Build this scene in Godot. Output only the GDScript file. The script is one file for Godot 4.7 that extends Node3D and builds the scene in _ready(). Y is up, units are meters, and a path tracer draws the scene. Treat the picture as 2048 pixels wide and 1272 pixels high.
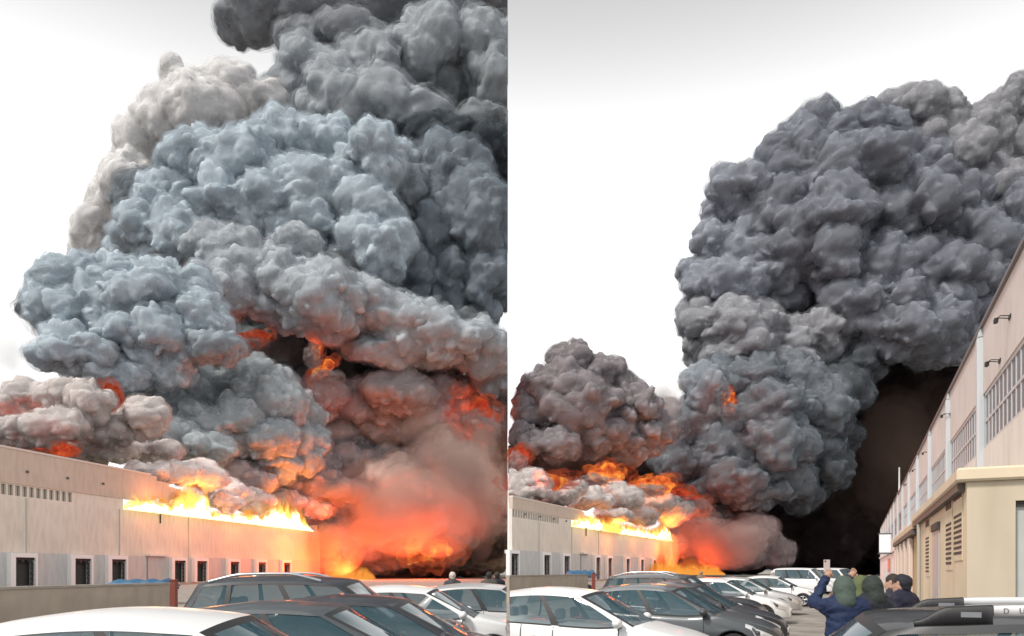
extends Node3D

# ------------------------------------------------------------------ helpers
const EYE := 1.8
var cache := {}
var names := {}

func numbered(called: String) -> String:
	var n: int = names.get(called, 0)
	names[called] = n + 1
	return called if n == 0 else "%s_%03d" % [called, n]

func at(px: float, py: float, depth: float) -> Vector3:
	return Vector3((px - 1016.0) / 1500.0 * depth, EYE - (py - 1140.0) / 1500.0 * depth, -depth)

func thing(called: String, label: String, category: String, where := Vector3.ZERO, turn := 0.0, group := "") -> Node3D:
	var o := Node3D.new()
	o.name = numbered(called)
	o.position = where
	o.rotation.y = turn
	add_child(o)
	return tag(o, label, category, group)

func tag(o: Node3D, label: String, category := "", group := "", kind := "") -> Node3D:
	if label: o.set_meta("label", label)
	if category: o.set_meta("category", category)
	if group: o.set_meta("group", group)
	if kind: o.set_meta("kind", kind)
	return o

func obj(called: String, mesh: Mesh, mat: Material, parent: Node = null, where := Vector3.ZERO) -> MeshInstance3D:
	var o := MeshInstance3D.new()
	o.mesh = mesh
	o.material_override = mat
	o.position = where
	if parent == null or parent == self:
		o.name = numbered(called)
		add_child(o)
	else:
		o.name = called
		var k := 0
		while parent.has_node(NodePath(o.name)):
			k += 1
			o.name = "%s_%03d" % [called, k]
		parent.add_child(o, true)
	return o

func struct(called: String, mesh: Mesh, mat: Material, label: String) -> MeshInstance3D:
	var o := obj(called, mesh, mat)
	tag(o, label, "ground", "", "structure")
	return o

func lin(r: float, g: float, b: float) -> Color:
	return Color(r, g, b).linear_to_srgb()

func mat(r: float, g: float, b: float, rough := 0.8, metal := 0.0, spec := 0.5) -> StandardMaterial3D:
	var key := "m%f,%f,%f,%f,%f,%f" % [r, g, b, rough, metal, spec]
	if cache.has(key): return cache[key]
	var m := StandardMaterial3D.new()
	m.albedo_color = lin(r, g, b)
	m.roughness = rough
	m.metallic = metal
	m.metallic_specular = spec
	cache[key] = m
	return m

func noise_tex(seed_: int, freq: float, lo: Color, hi: Color, size := 512, kind := FastNoiseLite.TYPE_SIMPLEX_SMOOTH, oct := 4, normal := false, bump := 2.0) -> NoiseTexture2D:
	var n := FastNoiseLite.new()
	n.seed = seed_
	n.noise_type = kind
	n.frequency = freq
	n.fractal_octaves = oct
	var t := NoiseTexture2D.new()
	t.width = size
	t.height = size
	t.seamless = true
	t.noise = n
	if normal:
		t.as_normal_map = true
		t.bump_strength = bump
	else:
		var g := Gradient.new()
		g.set_color(0, lo)
		g.set_color(1, hi)
		t.color_ramp = g
	return t

# a wall-like material: base colour with soft patches and grain
func grained(r: float, g: float, b: float, vary: float, scale := 0.2, rough := 0.85, seed_ := 1, bumpy := 0.0) -> StandardMaterial3D:
	var m := StandardMaterial3D.new()
	m.albedo_texture = noise_tex(seed_, 0.006, lin(r * (1 - vary), g * (1 - vary), b * (1 - vary)), lin(minf(r * (1 + vary), 1), minf(g * (1 + vary), 1), minf(b * (1 + vary), 1)), 512, FastNoiseLite.TYPE_SIMPLEX_SMOOTH, 6)
	m.uv1_triplanar = true
	m.uv1_world_triplanar = true
	m.uv1_scale = Vector3.ONE * scale
	m.roughness = rough
	# rain streaks and dirt, stretched down the wall
	var d := noise_tex(seed_ + 3, 0.02, Color(1, 1, 1, 0), Color(0.7, 0.67, 0.64, 0.4), 512, FastNoiseLite.TYPE_SIMPLEX_SMOOTH, 5)
	m.detail_enabled = true
	m.detail_blend_mode = BaseMaterial3D.BLEND_MODE_MUL
	m.detail_albedo = d
	m.detail_uv_layer = BaseMaterial3D.DETAIL_UV_2
	m.uv2_triplanar = true
	m.uv2_world_triplanar = true
	m.uv2_scale = Vector3(0.13, 0.03, 0.13)
	if bumpy > 0:
		m.heightmap_enabled = true
		m.heightmap_scale = bumpy
		m.heightmap_texture = noise_tex(seed_ + 7, 0.05, Color.BLACK, Color.WHITE, 512, FastNoiseLite.TYPE_SIMPLEX_SMOOTH, 4)
	return m

func new_st() -> SurfaceTool:
	var st := SurfaceTool.new()
	st.begin(Mesh.PRIMITIVE_TRIANGLES)
	return st

func quad(st: SurfaceTool, a: Vector3, b: Vector3, c: Vector3, d: Vector3) -> void:   # clockwise seen from the front
	for v in [a, b, c, a, c, d]: st.add_vertex(v)

func hexa(st: SurfaceTool, p: Array) -> void:   # p: 4 of the bottom (x-z- x+z- x+z+ x-z+), 4 of the top
	st.set_smooth_group(-1)
	quad(st, p[4], p[5], p[6], p[7])
	quad(st, p[3], p[2], p[1], p[0])
	quad(st, p[7], p[6], p[2], p[3])
	quad(st, p[5], p[4], p[0], p[1])
	quad(st, p[6], p[5], p[1], p[2])
	quad(st, p[4], p[7], p[3], p[0])

func bx(st: SurfaceTool, lo: Vector3, hi: Vector3, t := Transform3D()) -> void:
	var p := []
	for y in [lo.y, hi.y]:
		for c in [[lo.x, lo.z], [hi.x, lo.z], [hi.x, hi.z], [lo.x, hi.z]]:
			p.append(t * Vector3(c[0], y, c[1]))
	hexa(st, p)

func done(st: SurfaceTool) -> ArrayMesh:
	st.generate_normals()
	return st.commit()

func box(lo: Vector3, hi: Vector3) -> ArrayMesh:
	var st := new_st()
	bx(st, lo, hi)
	return done(st)

# a box with bevelled edges
func bevel_box(lo: Vector3, hi: Vector3, b: float) -> ArrayMesh:
	var st := new_st()
	st.set_smooth_group(-1)
	var c := (lo + hi) / 2
	var h := (hi - lo) / 2
	b = minf(b, minf(h.x, minf(h.y, h.z)) * 0.6)
	var pts := []
	for axis in 3:
		for s in [-1.0, 1.0]:
			var ring := []
			for k in [[-1, -1], [1, -1], [1, 1], [-1, 1]]:
				var v := Vector3.ZERO
				v[axis] = s * h[axis]
				v[(axis + 1) % 3] = k[0] * (h[(axis + 1) % 3] - b)
				v[(axis + 2) % 3] = k[1] * (h[(axis + 2) % 3] - b)
				ring.append(v)
			pts.append_array(ring)
	hull(st, pts, c)
	return done(st)

# convex hull triangles by brute force of a small point set grouped in planes
func hull(st: SurfaceTool, pts: Array, c: Vector3) -> void:
	var used := {}
	var n := pts.size()
	for i in n:
		for j in range(i + 1, n):
			for k in range(j + 1, n):
				var nn: Vector3 = (pts[j] - pts[i]).cross(pts[k] - pts[i])
				if nn.length() < 1e-9: continue
				nn = nn.normalized()
				var d: float = nn.dot(pts[i])
				if d < 0:
					nn = -nn
					d = -d
				var ok := true
				for q in pts:
					if nn.dot(q) > d + 1e-5:
						ok = false
						break
				if not ok: continue
				var key := "%.3f %.3f %.3f %.3f" % [nn.x + 0.0, nn.y + 0.0, nn.z + 0.0, d]
				if used.has(key): continue
				used[key] = true
				var face := []
				for q in pts:
					if absf(nn.dot(q) - d) < 1e-5: face.append(q)
				var mid := Vector3.ZERO
				for q in face: mid += q
				mid /= face.size()
				var u: Vector3 = (face[0] - mid).normalized()
				var w := nn.cross(u)
				face.sort_custom(func(a, b): return atan2((a - mid).dot(w), (a - mid).dot(u)) > atan2((b - mid).dot(w), (b - mid).dot(u)))
				for q in range(1, face.size() - 1):
					for v in [face[0], face[q], face[q + 1]]: st.add_vertex(v + c)

func tube(st: SurfaceTool, pts: Array, r0: float, r1 := -1.0, sides := 8, caps := true) -> void:
	if r1 < 0: r1 = r0
	var rings := []
	var up := Vector3.UP
	for i in pts.size():
		var a: Vector3 = pts[maxi(i - 1, 0)]
		var b: Vector3 = pts[mini(i + 1, pts.size() - 1)]
		var dir := (b - a).normalized()
		if absf(dir.dot(up)) > 0.95: up = Vector3.RIGHT if absf(dir.x) < 0.9 else Vector3.BACK
		var u := dir.cross(up).normalized()
		var w := u.cross(dir)
		var r := lerpf(r0, r1, float(i) / maxf(1, pts.size() - 1))
		var ring := []
		for k in sides:
			var t := TAU * k / sides
			ring.append(pts[i] + (u * cos(t) + w * sin(t)) * r)
		rings.append(ring)
	st.set_smooth_group(0)
	for i in pts.size() - 1:
		for k in sides:
			var k2 := (k + 1) % sides
			quad(st, rings[i][k2], rings[i + 1][k2], rings[i + 1][k], rings[i][k])
	if caps:
		st.set_smooth_group(-1)
		for k in range(1, sides - 1):
			for v in [rings[0][0], rings[0][k + 1], rings[0][k]]: st.add_vertex(v)
			var l: Array = rings[-1]
			for v in [l[0], l[k], l[k + 1]]: st.add_vertex(v)

# grid of points (rows of equal length) as a smooth sheet; flip turns it over
func sheet(st: SurfaceTool, rows: Array, flip := false, closed := false) -> void:
	for i in rows.size() - 1:
		var n: int = rows[i].size()
		for k in (n if closed else n - 1):
			var k2 := (k + 1) % n
			if flip: quad(st, rows[i][k], rows[i + 1][k], rows[i + 1][k2], rows[i][k2])
			else: quad(st, rows[i][k2], rows[i + 1][k2], rows[i + 1][k], rows[i][k])

# ------------------------------------------------------------------ the scene
func _ready() -> void:
	var cam := Camera3D.new()
	cam.name = "camera"
	cam.projection = Camera3D.PROJECTION_FRUSTUM
	cam.near = 0.1
	cam.far = 2000.0
	cam.size = 2.0 * 636.0 / 1500.0 * 0.1
	cam.frustum_offset = Vector2(8.0 / 1500.0, 504.0 / 1500.0) * 0.1
	cam.position = Vector3(0, EYE, 0)
	add_child(cam)
	cam.current = true

	var env := Environment.new()
	env.background_mode = Environment.BG_SKY
	env.tonemap_mode = Environment.TONE_MAPPER_LINEAR
	env.tonemap_exposure = 1.0
	env.sdfgi_enabled = true
	env.ssao_enabled = true
	env.ssil_enabled = true
	env.volumetric_fog_enabled = true
	env.volumetric_fog_density = 0.0
	# overcast sky: white low down, a shade greyer overhead
	var im := Image.create_empty(64, 512, false, Image.FORMAT_RGBF)
	for y in 512:
		var e := sin(deg_to_rad(90.0 - (y + 0.5) * 180.0 / 512.0))
		var t := smoothstep(0.40, 0.64, e)
		var v := lerpf(1.4, 0.62, t)
		for x in 64: im.set_pixel(x, y, Color(v, v, v) if e > -0.02 else Color(0.3, 0.29, 0.28))
	var pano := PanoramaSkyMaterial.new()
	pano.panorama = ImageTexture.create_from_image(im)
	var sky := Sky.new()
	sky.sky_material = pano
	env.sky = sky
	var we := WorldEnvironment.new()
	we.name = "world"
	we.environment = env
	add_child(we)
	var sun := DirectionalLight3D.new()
	sun.name = "sun"
	sun.light_energy = 1.1
	sun.light_color = Color(1.0, 0.97, 0.93)
	sun.light_angular_distance = 10.0
	sun.shadow_enabled = true
	sun.rotation_degrees = Vector3(-48, -48, 0)
	add_child(sun)
	build_ground()
	build_warehouses()
	build_hall()
	build_cars()
	build_people()
	build_smoke()
	build_flames()

func build_ground() -> void:
	struct("ground", box(Vector3(-900, -1, -1500), Vector3(900, 0, 60)), grained(0.27, 0.25, 0.23, 0.3, 0.22, 0.9, 5, 0.6), "pale grey worn asphalt of the car park")

# ------------------------------------------------------------------ the burning warehouse, seen nearer in the left half and farther in the right half
# local x runs along the long wall away from the viewer, local z points out of the wall
func along(tan_: float, x0: float) -> Transform3D:
	var c := 1.0 / sqrt(1.0 + tan_ * tan_)
	var bx_ := Vector3(tan_ * c, 0, -c)
	return Transform3D(Basis(bx_, Vector3.UP, Vector3(c, 0, tan_ * c)), Vector3(x0, 0, 0))

func placed(called: String, label: String, category: String, t: Transform3D, group := "") -> Node3D:
	var o := thing(called, label, category, Vector3.ZERO, 0.0, group)
	o.transform = t
	return o

# wall boxes between u0 and u1, in rows of y, with holes [u0, u1, y0, y1] sorted along u
func holed_wall(u0: float, u1: float, y0: float, y1: float, z0: float, z1: float, holes: Array) -> ArrayMesh:
	var st := new_st()
	var u := u0
	for h in holes:
		if h[0] > u: bx(st, Vector3(u, y0, z0), Vector3(h[0], y1, z1))
		if h[2] > y0: bx(st, Vector3(h[0], y0, z0), Vector3(h[1], h[2], z1))
		if h[3] < y1: bx(st, Vector3(h[0], h[3], z0), Vector3(h[1], y1, z1))
		u = h[1]
	if u < u1: bx(st, Vector3(u, y0, z0), Vector3(u1, y1, z1))
	return done(st)

func dock(parent: Node3D, u: float, w: float, top: float, wall: Material, seal: Material, open: bool) -> void:
	var white := mat(0.82, 0.81, 0.8, 0.6)
	var d := 0.55
	var st := new_st()
	bx(st, Vector3(u - w / 2 - 0.62, 0.1, 0.032), Vector3(u - w / 2, top + 0.45, d))
	bx(st, Vector3(u + w / 2, 0.1, 0.032), Vector3(u + w / 2 + 0.3, top + 0.45, d))
	bx(st, Vector3(u - w / 2 - 0.002, top, 0.032), Vector3(u + w / 2 + 0.002, top + 0.447, d - 0.003))
	var f := obj("dock_shelter", done(st), white, parent)
	# black rubber seal with a toothed edge
	st = new_st()
	var teeth := 6
	for k in teeth:
		var a := u - w / 2 + w * k / teeth
		var b := a + w / teeth
		var low := top - (0.5 if k % 2 == 0 else 0.28)
		bx(st, Vector3(a, low, d - 0.22), Vector3(b - 0.01, top - 0.003, d - 0.17))
	for k in 9:
		var yy := 0.2 + (top - 0.6) * k / 9.0
		var ww := 0.42 if k % 2 == 0 else 0.3
		bx(st, Vector3(u - w / 2 + 0.003, yy, d - 0.3), Vector3(u - w / 2 + ww, yy + (top - 0.6) / 9.0 - 0.02, d - 0.26))
		bx(st, Vector3(u + w / 2 - ww, yy, d - 0.3), Vector3(u + w / 2 - 0.003, yy + (top - 0.6) / 9.0 - 0.02, d - 0.26))
	obj("rubber_seal", done(st), seal, f)
	obj("dock_door", box(Vector3(u - w / 2 + 0.003, 0.12, -0.28), Vector3(u + w / 2 - 0.003, top - 0.003, -0.22)), mat(0.045, 0.042, 0.04, 0.7) if open else mat(0.3, 0.29, 0.28, 0.6), f)

func warehouse(label: String, tan_: float, x0: float, u0: float, u1: float, roof: float, docks: Array, strip: Array, n_win: int, top: float, deep_: float, cut: float) -> void:
	var t := along(tan_, x0)
	var o := placed("warehouse", label, "warehouse", t)
	var lower := grained(0.74, 0.68, 0.6, 0.06, 0.03, 0.85, 21)
	var upper := grained(0.58, 0.48, 0.4, 0.06, 0.03, 0.85, 22)
	var seal := mat(0.02, 0.02, 0.022, 0.7)
	var holes := []
	for d in docks: holes.append([d - 1.25, d + 1.25, 0.15, top])
	# lower wall, up to the vent strip
	obj("base_wall", holed_wall(u0, u1, 0, top + 0.5, -0.5, 0.03, holes), grained(0.56, 0.56, 0.55, 0.06, 0.06, 0.8, 23), o)
	obj("lower_wall", box(Vector3(u0, top + 0.502, -0.5), Vector3(u1, strip[0], 0.0)), lower, o)
	# strip of small windows, then the open burning part
	var win := []
	for k in n_win:
		var a: float = u0 + 0.3 + k * 0.88
		win.append([a, a + 0.6, strip[0] + 0.12, strip[1] - 0.12])
	var burn0: float = strip[2]
	obj("strip_wall", holed_wall(u0, burn0, strip[0], strip[1], -0.5, -0.004, win), lower, o)
	for w in win:
		var p := obj("window", box(Vector3(w[0] + 0.002, w[2] + 0.002, -0.3), Vector3(w[1] - 0.002, w[3] - 0.002, -0.22)), mat(0.2, 0.19, 0.17, 0.3), o)
		obj("mullion", box(Vector3((w[0] + w[1]) / 2 - 0.025, w[2] + 0.004, -0.218), Vector3((w[0] + w[1]) / 2 + 0.025, w[3] - 0.004, -0.18)), lower, p)
	for k in 9:
		var a: float = burn0 + (u1 - burn0) * (k + 1) / 9.0
		obj("strip_post", box(Vector3(a - 0.3, strip[0] + 0.002, -0.45), Vector3(a, strip[1] - 0.002, -0.05)), mat(0.08, 0.06, 0.05, 0.9), o)
	var st := new_st()
	# fascia, ragged where it has burnt through
	st = new_st()
	bx(st, Vector3(u0, strip[1], -0.5), Vector3(burn0 + 5.0, roof, 0.12))
	for k in 10:
		var a := burn0 + 5.0 + k * 1.3
		bx(st, Vector3(a, strip[1] + 0.4 + 0.3 * sin(k * 2.3) + k * 0.06, -0.5), Vector3(a + 1.29, roof - 0.25 * k - 0.3 * absf(sin(k * 1.7)), 0.1))
	obj("fascia", done(st), upper, o)
	obj("roof_edge", box(Vector3(u0, roof + 0.002, -0.6), Vector3(burn0 + 5.0, roof + 0.22, 0.2)), mat(0.62, 0.56, 0.5, 0.6), o)
	# roof slab and the gable end; the right half's copy narrows towards the seam between the halves
	var back0 := deep_ if cut < 0 else 0.53
	var back1 := deep_ if cut < 0 else 12.0
	st = new_st()
	hexa(st, [Vector3(u0, roof - 0.3, -back0), Vector3(burn0 + 7.0, roof - 0.3, -back1), Vector3(burn0 + 7.0, roof - 0.3, -0.51), Vector3(u0, roof - 0.3, -0.51), Vector3(u0, roof - 0.02, -back0), Vector3(burn0 + 7.0, roof - 0.02, -back1), Vector3(burn0 + 7.0, roof - 0.02, -0.51), Vector3(u0, roof - 0.02, -0.51)])
	obj("roof", done(st), mat(0.1, 0.095, 0.09, 0.9), o)
	obj("gable_wall", box(Vector3(u1 - 0.5, 0, -deep_), Vector3(u1 - 0.002, strip[1], -0.502)), upper, o)
	for d in docks:
		dock(o, d, 2.5, top, lower, seal, true)
	for k in 4:
		var lu := u0 + 4.0 + k * 5.5
		obj("wall_lamp", bevel_box(Vector3(lu - 0.12, roof - 2.2, 0.122), Vector3(lu + 0.12, roof - 1.95, 0.36), 0.04), mat(0.12, 0.11, 0.1, 0.5), o)
	for k in 3:
		obj("wall_pipe", box(Vector3(u0 + 9.5 + k * 14.0, top + 0.52, 0.002), Vector3(u0 + 9.6 + k * 14.0, strip[0] - 0.02, 0.09)), mat(0.5, 0.46, 0.41, 0.7), o)
	# small bracket pipe under the burning strip
	st = new_st()
	tube(st, [Vector3(burn0 + 7, strip[0] - 0.1, 0.15), Vector3(burn0 + 7, strip[0] - 1.3, 0.15)], 0.09)
	obj("pipe_stub", done(st), mat(0.05, 0.045, 0.04), o)
	st = new_st()
	bx(st, Vector3(burn0 + 4.2, top + 0.51, 0.02), Vector3(burn0 + 8.2, top + 0.75, 0.7))
	obj("door_canopy", done(st), mat(0.75, 0.7, 0.66), o)
	obj("door_recess", box(Vector3(burn0 + 4.4, 0.4, 0.032), Vector3(burn0 + 4.55, top + 0.495, 0.12)), mat(0.3, 0.26, 0.24), o)

func low_wall(label: String, tan_: float, x0: float, u0: float, u1: float, h: float) -> void:
	var o := placed("boundary_wall", label, "wall", along(tan_, x0))
	var m := grained(0.42, 0.36, 0.3, 0.12, 0.2, 0.9, 31, 0.4)
	obj("wall_body", box(Vector3(u0, 0, -0.2), Vector3(u1, h - 0.08, 0.0)), m, o)
	obj("coping", box(Vector3(u0, h - 0.078, -0.24), Vector3(u1, h, 0.04)), grained(0.36, 0.32, 0.28, 0.15, 0.3, 0.9, 32), o)

func red_post(label: String, where: Vector3, h: float) -> void:
	var o := thing("gate_post", label, "post", where)
	obj("post", box(Vector3(-0.12, 0, -0.12), Vector3(0.12, h - 0.06, 0.12)), mat(0.2, 0.05, 0.035, 0.7), o)
	obj("cap", bevel_box(Vector3(-0.15, h - 0.058, -0.15), Vector3(0.15, h, 0.15), 0.03), mat(0.18, 0.05, 0.04, 0.7), o)

func blue_trailer(label: String, where: Vector3, turn: float, long_: float, base: float, top: float) -> void:
	var o := thing("covered_trailer", label, "trailer", where, turn)
	var st := new_st()
	var rows := []
	for i in 13:
		var r := []
		var x := -long_ / 2 + long_ * i / 12.0
		var sag := 0.05 * sin(i * 1.9) + 0.03 * sin(i * 4.1)
		var h := top + sag - (0.12 if i == 0 or i == 12 else 0.0)
		for p in [[-0.95, base + 0.02], [-0.93, h - 0.1], [-0.6, h - 0.02], [0.0, h + 0.05], [0.6, h - 0.02], [0.93, h - 0.1], [0.95, base + 0.02]]:
			r.append(Vector3(x, p[1], p[0]))
		rows.append(r)
	sheet(st, rows, true)
	st.set_smooth_group(-1)
	for e in [0, 12]:
		var r: Array = rows[e]
		for k in range(1, 6):
			var tri: Array = [r[0], r[k + 1], r[k]] if e == 0 else [r[0], r[k], r[k + 1]]
			for v in tri: st.add_vertex(v)
	obj("tarpaulin", done(st), mat(0.02, 0.1, 0.2, 0.6), o)
	obj("bed", box(Vector3(-long_ / 2 + 0.05, base - 0.14, -0.9), Vector3(long_ / 2 - 0.05, base, 0.9)), mat(0.1, 0.1, 0.11), o)
	for s in [-1, 1]:
		for x in [-0.45, 0.45]:
			st = new_st()
			tube(st, [Vector3(x, 0.33, s * 0.7), Vector3(x, 0.33, s * 0.92)], 0.33, 0.33, 18)
			obj("wheel", done(st), mat(0.02, 0.02, 0.02, 0.9), o)

func build_warehouses() -> void:
	var c := 0.983
	var da := []
	for p in [44, 160, 232, 355, 399, 465, 520, 570]: da.append(65.0 * 1500 / (1300 - p) / c)
	warehouse("long beige warehouse with its roof on fire in the left half of the picture", 0.189, -65.0, 70.0, 150.5, 14.1, da, [9.3, 10.6, 94.2], 18, 3.1, 60.0, -1)
	c = 0.9054
	var db := []
	for p in [1024, 1089, 1129, 1192, 1216, 1252, 1281, 1306]: db.append(47.7 * 1500 / (1720 - p) / c)
	warehouse("long beige warehouse with its roof on fire in the right half of the picture", 0.469, -47.7, 113.6, 211.0, 11.8, db, [9.0, 10.2, 137.0], 20, 4.05, 40.0, 1)
	low_wall("low sandy boundary wall in front of the left half warehouse", 0.189, -19.0, 14.0, 30.2, 1.3)
	low_wall("low sandy boundary wall in front of the right half warehouse", 0.469, -18.7, 44.2, 57.0, 1.52)
	red_post("rusty red gate post at the end of the left half boundary wall", at(347, 1200, 30.2) * Vector3(1, 0, 1), 1.42)
	red_post("rusty red gate post at the end of the right half boundary wall", at(1187, 1200, 53.0) * Vector3(1, 0, 1), 1.6)
	blue_trailer("blue tarpaulin covered trailer behind the left half boundary wall", at(288, 1180, 40.0) * Vector3(1, 0, 1), 0.05, 3.1, 0.9, 1.25)
	blue_trailer("blue tarpaulin covered trailer behind the right half boundary wall", at(1162, 1145, 60.0) * Vector3(1, 0, 1), 0.05, 2.2, 1.3, 1.72)

# ------------------------------------------------------------------ the long hall and its lean-to on the right
const HT := 0.469
const HC := 0.9054

func build_hall() -> void:
	var t := along(HT, 3.8)
	var o := placed("industrial_hall", "tall pale industrial hall with ribbon windows running away on the right", "building", t)
	var pale := grained(0.72, 0.7, 0.65, 0.05, 0.05, 0.85, 41, 0.2)
	var pink := grained(0.62, 0.585, 0.565, 0.05, 0.05, 0.85, 42, 0.2)
	var white := mat(0.5, 0.53, 0.56, 0.5)
	# the wall faces local -z (the car park)
	var u0 := 10.0
	var u1 := 150.0
	var bays := []
	for k in 15: bays.append(25.7 - 9.3 + k * 9.3)    # pillars
	obj("lower_wall", box(Vector3(u0, 0, 0.0), Vector3(u1, 5.5, 0.4)), pale, o)
	obj("upper_wall", box(Vector3(u0, 7.2, -0.004), Vector3(u1, 9.25, 0.4)), pink, o)
	obj("coping", box(Vector3(u0, 9.252, -0.09), Vector3(u1, 9.36, 0.5)), mat(0.16, 0.16, 0.17, 0.5, 0.4), o)
	obj("roof", box(Vector3(u0, 8.9, 0.402), Vector3(u1, 9.1, 30.0)), mat(0.25, 0.25, 0.25), o)
	obj("far_wall", box(Vector3(u1 - 0.4, 0, 0.402), Vector3(u1, 8.89, 30.0)), pale, o)
	for u in bays:
		var p := obj("pillar", bevel_box(Vector3(u - 0.2, 0, -0.16), Vector3(u + 0.2, 9.0, 0.1), 0.06), white, o)
		var st := new_st()
		hexa(st, [Vector3(u - 0.19, 9.0, -0.14), Vector3(u + 0.19, 9.0, -0.14), Vector3(u + 0.19, 9.0, -0.01), Vector3(u - 0.19, 9.0, -0.01), Vector3(u - 0.19, 9.24, -0.08), Vector3(u + 0.19, 9.24, -0.08), Vector3(u + 0.19, 9.24, -0.012), Vector3(u - 0.19, 9.24, -0.012)])
		obj("pillar_cap", done(st), white, p)
	# ribbon windows: frame, bars and panes in each bay
	var glass := mat(0.16, 0.19, 0.21, 0.35, 0.0, 0.3)
	for k in bays.size() - 1:
		var a: float = bays[k] + 0.3
		var b: float = bays[k + 1] - 0.3
		if b > u1: break
		var st := new_st()
		bx(st, Vector3(a, 5.502, 0.03), Vector3(b, 5.6, 0.2))
		bx(st, Vector3(a, 7.1, 0.03), Vector3(b, 7.198, 0.2))
		bx(st, Vector3(a, 6.3, 0.035), Vector3(b, 6.38, 0.19))
		var f := obj("window_frame", done(st), white, o)
		var nb := 14
		for j in nb + 1:
			var x: float = lerpf(a + 0.04, b - 0.04, float(j) / nb)
			if k < 6: obj("glazing_bar", box(Vector3(x - 0.04, 5.602, 0.04), Vector3(x + 0.04, 7.098, 0.18)), white, f)
			if j == nb: continue
			var x2: float = lerpf(a + 0.04, b - 0.04, float(j + 1) / nb)
			if k < 3:
				obj("pane", box(Vector3(x + 0.042, 5.602, 0.06), Vector3(x2 - 0.042, 6.298, 0.08)), glass, f)
				obj("pane", box(Vector3(x + 0.042, 6.382, 0.06), Vector3(x2 - 0.042, 7.098, 0.08)), glass, f)
		if k >= 3: obj("glass_band", box(Vector3(a, 5.602, 0.06), Vector3(b, 7.098, 0.08)), glass, f)
	# floodlights on brackets along the upper wall
	var spots := [[20.9, 8.15], [22.4, 7.42], [34.8, 8.3], [45.3, 8.2], [54.0, 8.3], [63.0, 8.3]]
	for k in spots.size():
		var s: Array = spots[k]
		var fl := placed("floodlight", ["black floodlight on two arms high on the near hall wall", "small black floodlight just above the nearest ribbon window", "black floodlight above the second ribbon window", "black floodlight above the third ribbon window", "black floodlight above the fourth ribbon window", "black floodlight above the fifth ribbon window"][k], "floodlight", t * Transform3D(Basis(), Vector3(s[0], s[1], -0.01)).scaled_local(Vector3.ONE * 0.7), "floodlights along the hall wall")
		var black := mat(0.02, 0.02, 0.022, 0.5)
		var st := new_st()
		tube(st, [Vector3(-0.16, 0.05, 0), Vector3(-0.14, 0.1, -0.3), Vector3(-0.14, 0.02, -0.42)], 0.02, 0.02, 6)
		tube(st, [Vector3(0.16, 0.05, 0), Vector3(0.14, 0.1, -0.3), Vector3(0.14, 0.02, -0.42)], 0.02, 0.02, 6)
		obj("bracket", done(st), black, fl)
		obj("housing", bevel_box(Vector3(-0.12, -0.12, -0.5), Vector3(0.12, 0.06, -0.36), 0.03), black, fl)
		obj("wall_plate", box(Vector3(-0.22, -0.02, -0.025), Vector3(0.22, 0.12, -0.001)), black, fl)
	build_annex()
	# white roof unit on the lean-to beside the first pillar
	var ac := placed("roof_unit", "white air conditioning box on the lean-to roof beside the pillar", "air conditioner", t * Transform3D(Basis(), Vector3(17.4, 3.36, -0.95)))
	obj("case", bevel_box(Vector3(-0.35, 0, -0.2), Vector3(0.35, 0.42, 0.2), 0.03), mat(0.7, 0.7, 0.68, 0.5), ac)
	obj("grille", box(Vector3(-0.352, 0.05, -0.14), Vector3(-0.34, 0.37, 0.14)), mat(0.12, 0.12, 0.12), ac)
	for s in [-0.25, 0.25]: obj("foot", box(Vector3(s - 0.04, -0.06, -0.18), Vector3(s + 0.04, -0.002, 0.18)), mat(0.2, 0.2, 0.2), ac)

func louvre(parent: Node3D, u: float, w: float, y0: float, n: int, pitch: float, sand: Material, dark: Material) -> void:
	var f := obj("vent_panel", box(Vector3(u - w / 2, y0, -0.012), Vector3(u + w / 2, y0 + n * pitch + 0.62, -0.002)), sand, parent)
	for k in n:
		obj("vent_slot", box(Vector3(u - w / 2 + 0.06, y0 + 0.1 + k * pitch, -0.018), Vector3(u + w / 2 - 0.06, y0 + 0.1 + k * pitch + pitch * 0.5, -0.0125)), dark, f)
	obj("vent_slot", box(Vector3(u - w / 2 + 0.06, y0 + n * pitch + 0.3, -0.018), Vector3(u + w / 2 - 0.06, y0 + n * pitch + 0.46, -0.0125)), dark, f)

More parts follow.
